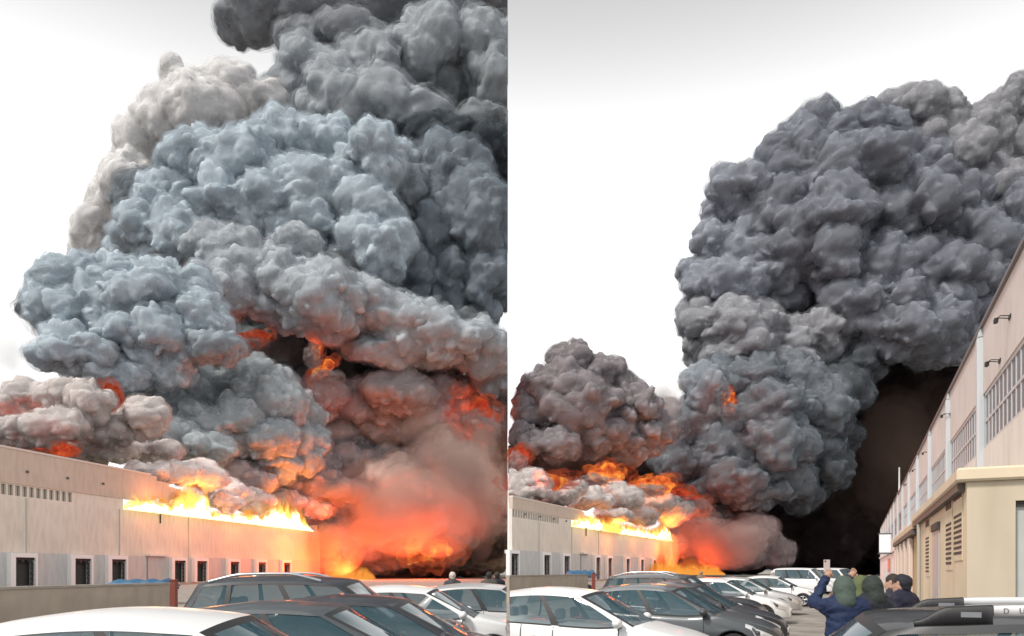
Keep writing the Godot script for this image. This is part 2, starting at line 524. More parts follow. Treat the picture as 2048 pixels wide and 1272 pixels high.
func build_annex() -> void:
	# nearest lean-to: sandy walls, roof slab with a gutter, louvre vents and doors
	var t := along(HT, 1.58)
	var o := placed("lean_to", "nearest sandy lean-to with louvre vents and a grey door", "building", t)
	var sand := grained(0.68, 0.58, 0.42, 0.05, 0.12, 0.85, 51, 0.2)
	var end_sand_shaded := grained(0.56, 0.49, 0.38, 0.05, 0.12, 0.85, 52, 0.2)  # same sandy wall in a darker copy, shade of the end face painted in
	var dark := mat(0.05, 0.045, 0.04, 0.8)
	var grey := grained(0.42, 0.43, 0.43, 0.06, 0.2, 0.6, 53)
	var u0 := 12.2
	var u1 := 22.9
	var h := 3.1
	var deep_ := 2.0
	obj("front_wall", box(Vector3(u0, 0, 0.0), Vector3(u1, h, 0.25)), sand, o)
	obj("end_wall", holed_end(u0, h, deep_ + 1.0), end_sand_shaded, o)
	obj("end_door", box(Vector3(u0 + 0.1, 0.05, 0.62), Vector3(u0 + 0.14, 2.72, 2.1)), grained(0.5, 0.53, 0.53, 0.06, 0.3, 0.5, 54), o)
	obj("door_lintel", box(Vector3(u0 + 0.05, 2.722, 0.6), Vector3(u0 + 0.2, 2.797, 2.2)), dark, o)
	obj("roof_slab", bevel_box(Vector3(u0 - 0.1, h + 0.002, -0.14), Vector3(u1, h + 0.2, deep_ + 0.2), 0.03), grained(0.68, 0.58, 0.43, 0.05, 0.2, 0.8, 55), o)
	var st := new_st()
	bx(st, Vector3(u0 + 0.2, h - 0.12, -0.11), Vector3(u1, h - 0.004, -0.004))
	obj("gutter", done(st), mat(0.13, 0.11, 0.09, 0.7), o)
	louvre(o, 13.25, 1.15, 1.95, 8, 0.085, sand, dark)
	louvre(o, 14.6, 1.0, 1.8, 9, 0.085, sand, dark)
	louvre(o, 19.2, 1.0, 1.65, 10, 0.085, sand, dark)
	var d := obj("side_door", box(Vector3(16.3, 0.05, -0.03), Vector3(17.6, 2.6, -0.003)), grey, o)
	obj("door_header", box(Vector3(16.25, 2.602, -0.06), Vector3(17.65, 2.75, -0.003)), dark, o)
	obj("door_handle", bevel_box(Vector3(16.42, 1.05, -0.08), Vector3(16.5, 1.2, -0.031), 0.015), dark, d)
	st = new_st()
	tube(st, [Vector3(20.9, 0, -0.08), Vector3(20.9, h - 0.14, -0.08)], 0.045)
	obj("downpipe", done(st), mat(0.4, 0.38, 0.34), o)
	# second, ochre lean-to with pale columns
	o = placed("lean_to", "ochre lean-to with pale pilasters behind the nearest one", "building", along(HT, 1.64))
	var ochre := grained(0.5, 0.36, 0.19, 0.06, 0.15, 0.85, 56)
	var pinkish := grained(0.66, 0.55, 0.48, 0.05, 0.15, 0.85, 57)
	obj("front_wall", box(Vector3(23.0, 0, 0), Vector3(36.0, 2.95, 0.25)), ochre, o)
	obj("roof_slab", box(Vector3(22.95, 2.952, -0.16), Vector3(36.1, 3.12, 2.2)), grained(0.6, 0.48, 0.33, 0.06, 0.2, 0.8, 58), o)
	obj("gutter", box(Vector3(23.0, 2.8, -0.18), Vector3(36.0, 2.948, -0.004)), mat(0.12, 0.1, 0.085), o)
	for u in [25.6, 28.2, 30.8, 33.4, 35.4]:
		obj("pilaster", bevel_box(Vector3(u - 0.45, 0, -0.14), Vector3(u + 0.45, 2.79, -0.003), 0.03), pinkish, o)
	# white panelled block farther on
	o = placed("lean_to", "white panelled low block at the far end of the hall", "building", along(HT, 1.7))
	var wh := grained(0.74, 0.75, 0.77, 0.04, 0.1, 0.6, 59)
	for k in 8:
		obj("wall_panel", bevel_box(Vector3(36.2 + k * 4.0, 0, 0), Vector3(36.2 + k * 4.0 + 3.94, 2.7, 0.2), 0.02), wh, o)
	obj("roof_slab", box(Vector3(36.15, 2.702, -0.1), Vector3(68.0, 2.82, 2.0)), wh, o)
	obj("window", box(Vector3(46.0, 1.7, -0.03), Vector3(49.5, 2.45, -0.003)), mat(0.16, 0.19, 0.17, 0.3), o)
	# white sign cabinet standing out from the wall
	var s := placed("sign_box", "white projecting box sign in a dark frame near the far end of the hall", "sign", along(HT, 1.7) * Transform3D(Basis(), Vector3(44.0, 2.6, 0.0)))
	obj("panel", bevel_box(Vector3(-0.1, 0.12, -0.6), Vector3(0.1, 1.1, -0.05), 0.02), mat(0.78, 0.79, 0.8, 0.5), s)
	st = new_st()
	for yy in [0.05, 1.103]: bx(st, Vector3(-0.11, yy, -0.65), Vector3(0.11, yy + 0.06, 0.0))
	obj("frame", done(st), mat(0.1, 0.1, 0.11), s)
	# thin aerial mast on the hall roof edge far along
	var m := placed("mast", "thin white mast standing on the far hall roof edge", "mast", along(HT, 3.8) * Transform3D(Basis(), Vector3(82.0, 9.36, 0.1)))
	st = new_st()
	tube(st, [Vector3.ZERO, Vector3(0, 2.6, 0)], 0.09, 0.06)
	obj("pole", done(st), mat(0.6, 0.6, 0.6), m)
	obj("foot", box(Vector3(-0.2, 0, -0.2), Vector3(0.2, 0.08, 0.2)), mat(0.3, 0.3, 0.3), m)

func holed_end(u0: float, h: float, deep_: float) -> ArrayMesh:
	var st := new_st()
	bx(st, Vector3(u0 - 0.002, 0, 0.002), Vector3(u0 + 0.2, h - 0.002, 0.6))
	bx(st, Vector3(u0 - 0.002, 2.8, 0.6), Vector3(u0 + 0.2, h - 0.002, 2.2))
	bx(st, Vector3(u0 - 0.002, 0, 2.2), Vector3(u0 + 0.2, h - 0.002, deep_))
	return done(st)

# ------------------------------------------------------------------ cars. local x forward, y up, z to the right hand side; the origin on the ground below the middle
func curve(pts: Array, x: float) -> float:
	if x <= pts[0][0]: return pts[0][1]
	for i in range(1, pts.size()):
		if x <= pts[i][0]:
			var t: float = (x - pts[i - 1][0]) / (pts[i][0] - pts[i - 1][0])
			var a: float = pts[i - 1][1]
			var b: float = pts[i][1]
			var m0: float = (b - pts[maxi(i - 2, 0)][1]) / maxf(pts[i][0] - pts[maxi(i - 2, 0)][0], 1e-5) * (pts[i][0] - pts[i - 1][0])
			var m1: float = (pts[mini(i + 1, pts.size() - 1)][1] - a) / maxf(pts[mini(i + 1, pts.size() - 1)][0] - pts[i - 1][0], 1e-5) * (pts[i][0] - pts[i - 1][0])
			var t2 := t * t
			var t3 := t2 * t
			return (2 * t3 - 3 * t2 + 1) * a + (t3 - 2 * t2 + t) * m0 + (-2 * t3 + 3 * t2) * b + (t3 - t2) * m1
	return pts[-1][1]

# shapes by kind: all x are measured from the tail in metres
func car_shape(kind: String) -> Dictionary:
	var s := {}
	if kind == "hatch":
		s = {"l": 4.15, "w": 0.87, "h": 1.5, "wheel": [0.78, 3.32], "r": 0.31,
			"belt": [[0, 0.62], [0.05, 0.86], [0.2, 0.97], [1.2, 0.95], [2.4, 0.9], [3.0, 0.93], [3.3, 0.87], [3.8, 0.75], [4.05, 0.62], [4.15, 0.46]],
			"plan": [[0, 0.7], [0.15, 0.84], [0.6, 0.96], [1.5, 1.0], [2.8, 1.0], [3.5, 0.95], [3.9, 0.8], [4.08, 0.62], [4.15, 0.45]],
			"rb": 0.18, "rr": 0.62, "rf": 2.12, "fb": 3.06, "roof": [[0.5, 1.38], [0.75, 1.44], [1.3, 1.5], [1.8, 1.49], [2.2, 1.42], [3.0, 1.0]],
			"panes": [[0.1, 0.22, 0.12], [0.235, 0.53, 0.0], [0.575, 0.93, 0.0]]}
	elif kind == "suv":
		s = {"l": 4.5, "w": 0.93, "h": 1.7, "wheel": [0.85, 3.55], "r": 0.35,
			"belt": [[0, 0.68], [0.05, 0.98], [0.2, 1.1], [1.2, 1.1], [2.6, 1.06], [3.2, 1.08], [3.5, 1.04], [4.1, 0.95], [4.4, 0.78], [4.5, 0.52]],
			"plan": [[0, 0.76], [0.12, 0.88], [0.5, 0.98], [1.5, 1.0], [3.0, 1.0], [3.8, 0.96], [4.2, 0.84], [4.42, 0.68], [4.5, 0.55]],
			"rb": 0.1, "rr": 0.4, "rf": 2.5, "fb": 3.28, "roof": [[0.3, 1.6], [0.6, 1.66], [1.4, 1.7], [2.1, 1.68], [2.6, 1.6], [3.2, 1.15]],
			"panes": [[0.05, 0.22, 0.1], [0.25, 0.55, 0.0], [0.585, 0.94, 0.0]]}
	elif kind == "van":
		s = {"l": 4.6, "w": 0.93, "h": 1.95, "wheel": [0.85, 3.75], "r": 0.33,
			"belt": [[0, 0.75], [0.04, 1.0], [0.15, 1.12], [2.0, 1.12], [3.2, 1.1], [3.6, 1.08], [3.9, 1.0], [4.35, 0.88], [4.52, 0.7], [4.6, 0.5]],
			"plan": [[0, 0.85], [0.1, 0.95], [0.5, 1.0], [3.0, 1.0], [3.9, 0.95], [4.3, 0.84], [4.52, 0.68], [4.6, 0.55]],
			"rb": 0.04, "rr": 0.14, "rf": 2.95, "fb": 3.75, "roof": [[0.1, 1.86], [0.4, 1.93], [1.5, 1.95], [2.6, 1.93], [3.0, 1.86], [3.7, 1.2]],
			"panes": [[0.05, 0.32, 0.0], [0.36, 0.62, 0.0], [0.66, 0.93, 0.0]]}
	return s

class Car:
	var s: Dictionary
	var owner: Node3D
	var world: Node3D
	func belt(x: float) -> float: return world.curve(s.belt, x)
	func half(x: float) -> float: return world.curve(s.plan, x) * s.w
	# outer side of the lower body; v = 0 at the sill, 1 at the belt
	func low(x: float) -> float:
		var y := 0.2
		for wx in s.wheel:
			var d: float = absf(x - wx)
			var r: float = s.r + 0.07
			if d < r: y = maxf(y, s.r + sqrt(r * r - d * d) - 0.02)
		return y
	func side(x: float, v: float, sgn: float, out := 0.0) -> Vector3:
		var yl := low(x)
		var yb := belt(x)
		var y := lerpf(yl, yb, v)
		var g: float = clampf((y - 0.2) / (yb - 0.2), 0, 1)
		var k: float = 0.93 + 0.07 * sin(clampf(g * 1.5, 0, 1) * PI / 2) - 0.075 * pow(maxf(g - 0.45, 0) / 0.55, 2.0)
		k -= 0.008 * exp(-pow((g - 0.72) / 0.05, 2.0))
		return Vector3(x - s.l / 2, y, sgn * (half(x) * k + out))
	# greenhouse: q = 0 at the tail end, 1 at the windscreen pillar; v = 0 at the belt, 1 at the roof
	func ghx(q: float, v_: float) -> float:
		var v := clampf(v_, 0.0, 1.0)
		return lerpf(lerpf(s.rb, s.rr, pow(v, 0.8)), lerpf(s.fb, s.rf, pow(v, 1.08)), q)
	func gh(q: float, v_: float, sgn: float, out := 0.0) -> Vector3:
		var v := clampf(v_, 0.0, 1.0)
		var x := ghx(q, v)
		var xr := ghx(q, 1.0)
		var yb := belt(ghx(q, 0.0)) - 0.02
		var yr: float = world.curve(s.roof, xr) - 0.06
		var wb: float = half(clampf(x, 0.35, 3.2)) * 0.925
		var z := wb * (1.0 - (0.2 if s.h < 1.9 else 0.12) * pow(v, 1.25))
		# ends are rounded in plan
		var e := minf(q, 1.0 - q)
		z -= 0.03 * pow(1.0 - clampf(e / 0.12, 0, 1), 2.0)
		return Vector3(x - s.l / 2, lerpf(yb, yr, v), sgn * (z + out))
	func roof_pt(q: float, z: float) -> Vector3:
		var edge := gh(q, 1.0, 1.0)
		var c := 1.0 - pow(absf(z), 2.6)
		var bow := (0.12 if q > 0.5 else -0.07) * (1.0 - z * z) * pow(absf(q - 0.5) * 2, 4.0)
		return Vector3(edge.x + bow, edge.y + 0.07 * (1.0 - pow(absf(z), 2.4)) + 0.012 * c * (1.0 - pow(absf(q - 0.5) * 2, 2.0)), edge.z * z)

func patch(f: Callable, nu: int, nv: int, flip: bool) -> ArrayMesh:
	var st := new_st()
	var rows := []
	for i in nu + 1:
		var r := []
		for j in nv + 1: r.append(f.call(float(i) / nu, float(j) / nv))
		rows.append(r)
	sheet(st, rows, flip)
	return done(st)

func paint(r: float, g: float, b: float, metal: float) -> StandardMaterial3D:
	var key := "paint%f %f %f" % [r, g, b]
	if cache.has(key): return cache[key]
	var m := StandardMaterial3D.new()
	m.albedo_color = lin(r, g, b)
	m.metallic = metal
	m.roughness = 0.42
	m.clearcoat_enabled = true
	m.clearcoat = 0.5
	m.clearcoat_roughness = 0.06
	cache[key] = m
	return m

func car_glass() -> StandardMaterial3D:
	if cache.has("carglass"): return cache["carglass"]
	var m := StandardMaterial3D.new()
	m.albedo_color = Color(lin(0.03, 0.1, 0.13), 0.5)
	m.transparency = BaseMaterial3D.TRANSPARENCY_ALPHA
	m.roughness = 0.04
	m.metallic_specular = 0.7
	cache["carglass"] = m
	return m

func ellipsoid(c: Vector3, r: Vector3, n := 6) -> ArrayMesh:
	var b := ball(n)
	var v := PackedVector3Array()
	for d in b[0]: v.append(c + d * r)
	return closed_mesh(v, b[1], 0.0, 0)

func make_car(kind: String, body: Material, trim: Material, label: String, category: String, where: Vector3, turn: float, group: String, rails := false, tail := Color(0.35, 0.02, 0.02)) -> Node3D:
	var o := thing("parked_car", label, category, where, turn, group)
	var c := Car.new()
	c.s = car_shape(kind)
	c.world = self
	var s := c.s
	var L: float = s.l
	var black := mat(0.015, 0.015, 0.017, 0.5)
	var glass := car_glass()
	# lower body: rings across the car
	var xs := []
	for i in 57: xs.append(L * i / 56.0)
	for wx in s.wheel:
		for k in 15: xs.append(wx + (s.r + 0.07) * sin(PI * (k - 7) / 14.0))
	xs.sort()
	var rows := []
	for x in xs:
		var x1: float = clampf(x, 0.0, L)
		var r := []
		var right := []
		var yl := c.low(x1)
		right.append(Vector3(x1 - L / 2, 0.2, 0.0))
		right.append(Vector3(x1 - L / 2, 0.2, c.half(x1) * 0.7))
		right.append(Vector3(x1 - L / 2, yl, c.half(x1) * 0.72))
		for k in 9: right.append(c.side(x1, k / 8.0, 1.0))
		var yb := c.belt(x1)
		var hw: float = c.side(x1, 1.0, 1.0).z
		for k in [[0.975, 0.012], [0.93, 0.024], [0.8, 0.035], [0.4, 0.055], [0.0, 0.06]]: right.append(Vector3(x1 - L / 2, yb + k[1], hw * k[0]))
		for p in right: r.append(p)
		for k in range(right.size() - 2, 0, -1): r.append(right[k] * Vector3(1, 1, -1))
		rows.append(r)
	var st := new_st()
	sheet(st, rows, false, true)
	for e in [0, rows.size() - 1]:
		var r: Array = rows[e]
		var mid := Vector3.ZERO
		for p in r: mid += p
		mid /= r.size()
		for k in r.size():
			var k2: int = (k + 1) % r.size()
			var tri: Array = [mid, r[k], r[k2]] if e == 0 else [mid, r[k2], r[k]]
			for v in tri: st.add_vertex(v)
	var hull_ := obj("body", done(st), body, o)
	# doors: shut lines as thin dark seams, and handles
	for sg in [1.0, -1.0]:
		var fx: float = s.fb - 0.28
		var bx_: float = lerpf(s.rb, s.fb, 0.5) + 0.12
		var rx: float = s.wheel[0] + 0.42
		for x in [fx, bx_, rx]:
			obj("door_seam", patch(func(a, b): return c.side(x + (a - 0.5) * 0.016, 0.12 + 0.88 * b, sg, 0.003), 1, 8, sg > 0), black, hull_)
		for x in [bx_ + 0.2, rx + 0.2]:
			obj("door_handle", patch(func(a, b): return c.side(x + a * 0.17, 0.76 + 0.055 * b, sg, 0.006 + 0.025 * sin(a * PI) * sin(b * PI)), 6, 4, sg > 0), body, hull_)
		obj("sill_trim", patch(func(a, b): return c.side(lerpf(s.wheel[0] + s.r + 0.08, s.wheel[1] - s.r - 0.08, a), 0.1 * b, sg, 0.006), 12, 2, sg > 0), black, o)
		# headlamp and tail lamp
		var hl := obj("headlight", patch(func(a, b): return c.side(L - 0.62 + 0.5 * a, 0.62 + 0.3 * b - 0.08 * a, sg, 0.006 + 0.012 * sin(a * PI) * sin(b * PI)), 8, 6, sg > 0), mat(0.62, 0.64, 0.66, 0.08, 0.3, 0.9), o)
		obj("lamp_bowl", patch(func(a, b): return c.side(L - 0.5 + 0.14 * a, 0.68 + 0.16 * b, sg, 0.02 + 0.012 * sin(a * PI) * sin(b * PI)), 4, 4, sg > 0), mat(0.12, 0.12, 0.13, 0.2, 0.6), hl)
		obj("tail_light", patch(func(a, b): return c.side(0.04 + 0.3 * a, 0.66 + 0.33 * b, sg, 0.008), 6, 4, sg > 0), mat(tail.r, tail.g, tail.b, 0.1, 0.0, 0.8), o)
		# greenhouse side: painted frame with openings, panes set in
		st = new_st()
		var qs := [0.0]
		for p in s.panes: qs.append_array([p[0], p[1]])
		qs.append(1.0)
		var v0 := 0.07
		var v1 := 0.92
		for band in [[0.0, v0], [v1, 1.0]]:
			var rr := []
			for i in 25:
				var r := []
				for j in 3: r.append(c.gh(i / 24.0, lerpf(band[0], band[1], j / 2.0), sg))
				rr.append(r)
			sheet(st, rr, sg > 0)
		for k in range(0, qs.size(), 2):
			if k == 2 or k == 4: continue
			var rr := []
			for i in 5:
				var r := []
				for j in 9: r.append(c.gh(lerpf(qs[k], qs[k + 1], i / 4.0), lerpf(v0, v1, j / 8.0), sg))
				rr.append(r)
			sheet(st, rr, sg > 0)
		obj("window_surround", done(st), body, o)
		for k in [2, 4]:
			obj("door_pillar", patch(func(a, b): return c.gh(lerpf(qs[k], qs[k + 1], a), lerpf(v0, v1, b), sg), 3, 8, sg > 0), black if trim == null else trim, o)
		for p in s.panes:
			var w := obj("side_window", patch(func(a, b): return c.gh(lerpf(p[0], p[1], a), lerpf(v0 + p[2] * (1 - a) * 2.0, v1, b), sg, -0.012), 8, 8, sg > 0), glass, o)
			obj("weather_strip", patch(func(a, b): return c.gh(lerpf(p[0], p[1], a), lerpf(v0 - 0.02, v0 + 0.025, b), sg, 0.003), 8, 1, sg > 0), black, w)
		# mirror
		var mp := c.gh(0.93, 0.1, sg, 0.13)
		obj("mirror", ellipsoid(mp + Vector3(0, 0.05, 0), Vector3(0.075, 0.075, 0.115)), body if trim == null else trim, o)
		obj("mirror_arm", box(mp + Vector3(-0.02, -0.03, -0.13 if sg > 0 else 0.02), mp + Vector3(0.03, 0.0, -0.02 if sg > 0 else 0.13)), black, o)
	# windscreen and rear window, with a black border
	for e in [[1.0, "windscreen"], [0.0, "rear_window"]]:
		var q: float = e[0]
		var bow: float = 0.12 if q > 0.5 else -0.07
		var f := func(a, b, inset, out):
			var v: float = lerpf(inset, 1.0 - inset * 0.6, b)
			var p := c.gh(q, v, 1.0)
			var z: float = lerpf(-1.0 + inset * 0.9, 1.0 - inset * 0.9, a)
			return Vector3(p.x + bow * (1.0 - z * z) + out * signf(bow), p.y + 0.07 * (1.0 - pow(absf(z), 2.4)) * pow(clampf((v - 0.3) / 0.7, 0, 1), 1.6), p.z * z)
		var wf := obj(e[1], patch(func(a, b): return f.call(a, b, 0.1 if q > 0.5 else 0.16, 0.0), 14, 8, q > 0.5), glass, o)
		st = new_st()
		var outer := []
		var inner := []
		for k in 48:
			var a := 0.0
			var b := 0.0
			var t := k / 12.0
			if t < 1: a = t
			elif t < 2: a = 1.0; b = t - 1
			elif t < 3: a = 3 - t; b = 1.0
			else: b = 4 - t
			outer.append(f.call(a, b, -0.012, 0.001))
			inner.append(f.call(a, b, 0.1 if q > 0.5 else 0.16, 0.0))
		sheet(st, [outer, inner], q > 0.5, true)
		obj("window_border", done(st), black if q > 0.5 else body, o)
		if q > 0.5:
			for k in 2:
				st = new_st()
				var a0: float = 0.3 + 0.35 * k
				tube(st, [f.call(a0, 0.02, 0.05, 0.012), f.call(a0 - 0.14, 0.1, 0.05, 0.014), f.call(a0 - 0.27, 0.12, 0.05, 0.016)], 0.011, 0.008, 5)
				obj("wiper", done(st), black, wf)
	# roof
	obj("roof", patch(func(a, b): return c.roof_pt(a, lerpf(-1, 1, b)), 22, 14, false), body, o)
	if rails:
		for sg in [1.0, -1.0]:
			st = new_st()
			var pts := []
			for k in 15:
				var p := c.gh(lerpf(0.08, 0.86, k / 14.0), 1.0, sg, -0.05)
				pts.append(p + Vector3(0, 0.03 + 0.075 * minf(1.0, 4.0 * minf(k / 14.0, 1 - k / 14.0)), 0))
			tube(st, pts, 0.022, 0.022, 7)
			obj("roof_rail", done(st), mat(0.5, 0.52, 0.54, 0.3, 0.8), o)
	# grille, number plates
	obj("grille", patch(func(a, b): return Vector3(L / 2 + 0.012 - 0.1 * pow(absf(a * 2 - 1), 2.0) - 0.12 * b, 0.36 + 0.26 * b, (a - 0.5) * 1.0), 10, 4, true), black, o)
	obj("number_plate", box(Vector3(L / 2 - 0.0, 0.4, -0.26), Vector3(L / 2 + 0.025, 0.51, 0.26)), mat(0.7, 0.7, 0.68, 0.4), o)
	# cabin: floor, dash, seats
	var dark := mat(0.03, 0.03, 0.033, 0.8)
	st = new_st()
	bx(st, Vector3(s.rb + 0.15 - L / 2, 0.5, -s.w * 0.8), Vector3(s.fb - L / 2 - 0.25, 0.62, s.w * 0.8))
	bx(st, Vector3(s.fb - L / 2 - 0.5, 0.62, -s.w * 0.78), Vector3(s.fb - L / 2 + 0.1, c.belt(s.fb) - 0.04, s.w * 0.78))
	obj("cabin", done(st), dark, o)
	var seat := mat(0.1, 0.1, 0.105, 0.9)
	var sx: Array = [[lerpf(s.rb, s.fb, 0.6), [-0.36, 0.36]], [lerpf(s.rb, s.fb, 0.26), [-0.42, 0.0, 0.42]]]
	for row in sx:
		for z in row[1]:
			st = new_st()
			var x: float = row[0] - L / 2
			var top: float = s.h - 0.52
			hexa(st, [Vector3(x - 0.12, 0.6, z - 0.23), Vector3(x + 0.1, 0.6, z - 0.23), Vector3(x + 0.1, 0.6, z + 0.23), Vector3(x - 0.12, 0.6, z + 0.23), Vector3(x - 0.25, top, z - 0.2), Vector3(x - 0.12, top, z - 0.2), Vector3(x - 0.12, top, z + 0.2), Vector3(x - 0.25, top, z + 0.2)])
			var b := obj("seat", done(st), seat, o)
			obj("headrest", bevel_box(Vector3(x - 0.27, top + 0.03, z - 0.13), Vector3(x - 0.16, top + 0.2, z + 0.13), 0.03), seat, b)
	# wheels
	for wx in s.wheel:
		for sg in [1.0, -1.0]:
			make_wheel(o, Vector3(wx - L / 2, s.r, sg * (c.half(wx) - 0.13)), s.r, sg)
	return o

func make_wheel(o: Node3D, at_: Vector3, r: float, sg: float) -> void:
	var st := new_st()
	var prof := [[r * 0.66, 0.09], [r * 0.72, 0.105], [r * 0.94, 0.1], [r, 0.075], [r, -0.075], [r * 0.94, -0.1], [r * 0.66, -0.09]]
	var rows := []
	for p in prof:
		var ring := []
		for k in 28: ring.append(at_ + Vector3(cos(TAU * k / 28) * p[0], sin(TAU * k / 28) * p[0], p[1] * sg))
		rows.append(ring)
	sheet(st, rows, sg > 0, true)
	var tyre := obj("wheel", done(st), mat(0.02, 0.02, 0.021, 0.9), o)
	st = new_st()
	var rim := mat(0.55, 0.56, 0.58, 0.3, 0.7)
	for k in 5:
		var a := TAU * k / 5.0 + 0.3
		for d in [-0.12, 0.12]:
			var p0 := at_ + Vector3(cos(a) * r * 0.12, sin(a) * r * 0.12, 0.085 * sg)
			var p1 := at_ + Vector3(cos(a + d) * r * 0.66, sin(a + d) * r * 0.66, 0.08 * sg)
			tube(st, [p0, p1], 0.026, 0.02, 5)
	var ring := []
	for k in 25: ring.append(at_ + Vector3(cos(TAU * k / 24) * r * 0.66, sin(TAU * k / 24) * r * 0.66, 0.085 * sg))
	tube(st, ring, 0.018, 0.018, 6, false)
	obj("rim", done(st), rim, tyre)
	st = new_st()
	tube(st, [at_ + Vector3(0, 0, -0.06 * sg), at_ + Vector3(0, 0, 0.02 * sg)], r * 0.62, r * 0.62, 20)
	obj("brake_disc", done(st), mat(0.06, 0.06, 0.06, 0.5, 0.5), tyre)

# cuts everything under a thing along the seam between the halves; keep -1 keeps x < 0
func cut_at_seam(o: Node3D, keep: float, edge := 0.03) -> void:
	for m in o.find_children("*", "MeshInstance3D", true, false):
		if not is_instance_valid(m): continue
		var t: Transform3D = o.transform
		if m.get_parent() != o: t = t * m.get_parent().transform
		t = t * m.transform
		var arr: Array = m.mesh.surface_get_arrays(0)
		var v: PackedVector3Array = arr[Mesh.ARRAY_VERTEX]
		var nn: PackedVector3Array = arr[Mesh.ARRAY_NORMAL]
		var idx: PackedInt32Array = arr[Mesh.ARRAY_INDEX] if arr[Mesh.ARRAY_INDEX] != null else PackedInt32Array(range(v.size()))
		var dist := PackedFloat32Array()
		var lo := INF
		for p in v:
			var d: float = (t * p).x * keep - edge
			dist.append(d)
			lo = minf(lo, d)
		if lo >= 0: continue
		var v2 := PackedVector3Array()
		var n2 := PackedVector3Array()
		for k in range(0, idx.size(), 3):
			var pv := []
			for e in 3:
				var i := idx[k + e]
				var j := idx[k + (e + 1) % 3]
				if dist[i] >= 0: pv.append([v[i], nn[i]])
				if (dist[i] >= 0) != (dist[j] >= 0):
					var w := dist[i] / (dist[i] - dist[j])
					pv.append([v[i].lerp(v[j], w), nn[i].lerp(nn[j], w)])
			for e in range(1, pv.size() - 1):
				for q in [pv[0], pv[e], pv[e + 1]]:
					v2.append(q[0])
					n2.append(q[1])
		if v2.is_empty():
			m.get_parent().remove_child(m)
			m.free()
			continue
		var a2 := []
		a2.resize(Mesh.ARRAY_MAX)
		a2[Mesh.ARRAY_VERTEX] = v2
		a2[Mesh.ARRAY_NORMAL] = n2
		var am := ArrayMesh.new()
		am.add_surface_from_arrays(Mesh.PRIMITIVE_TRIANGLES, a2)
		m.mesh = am

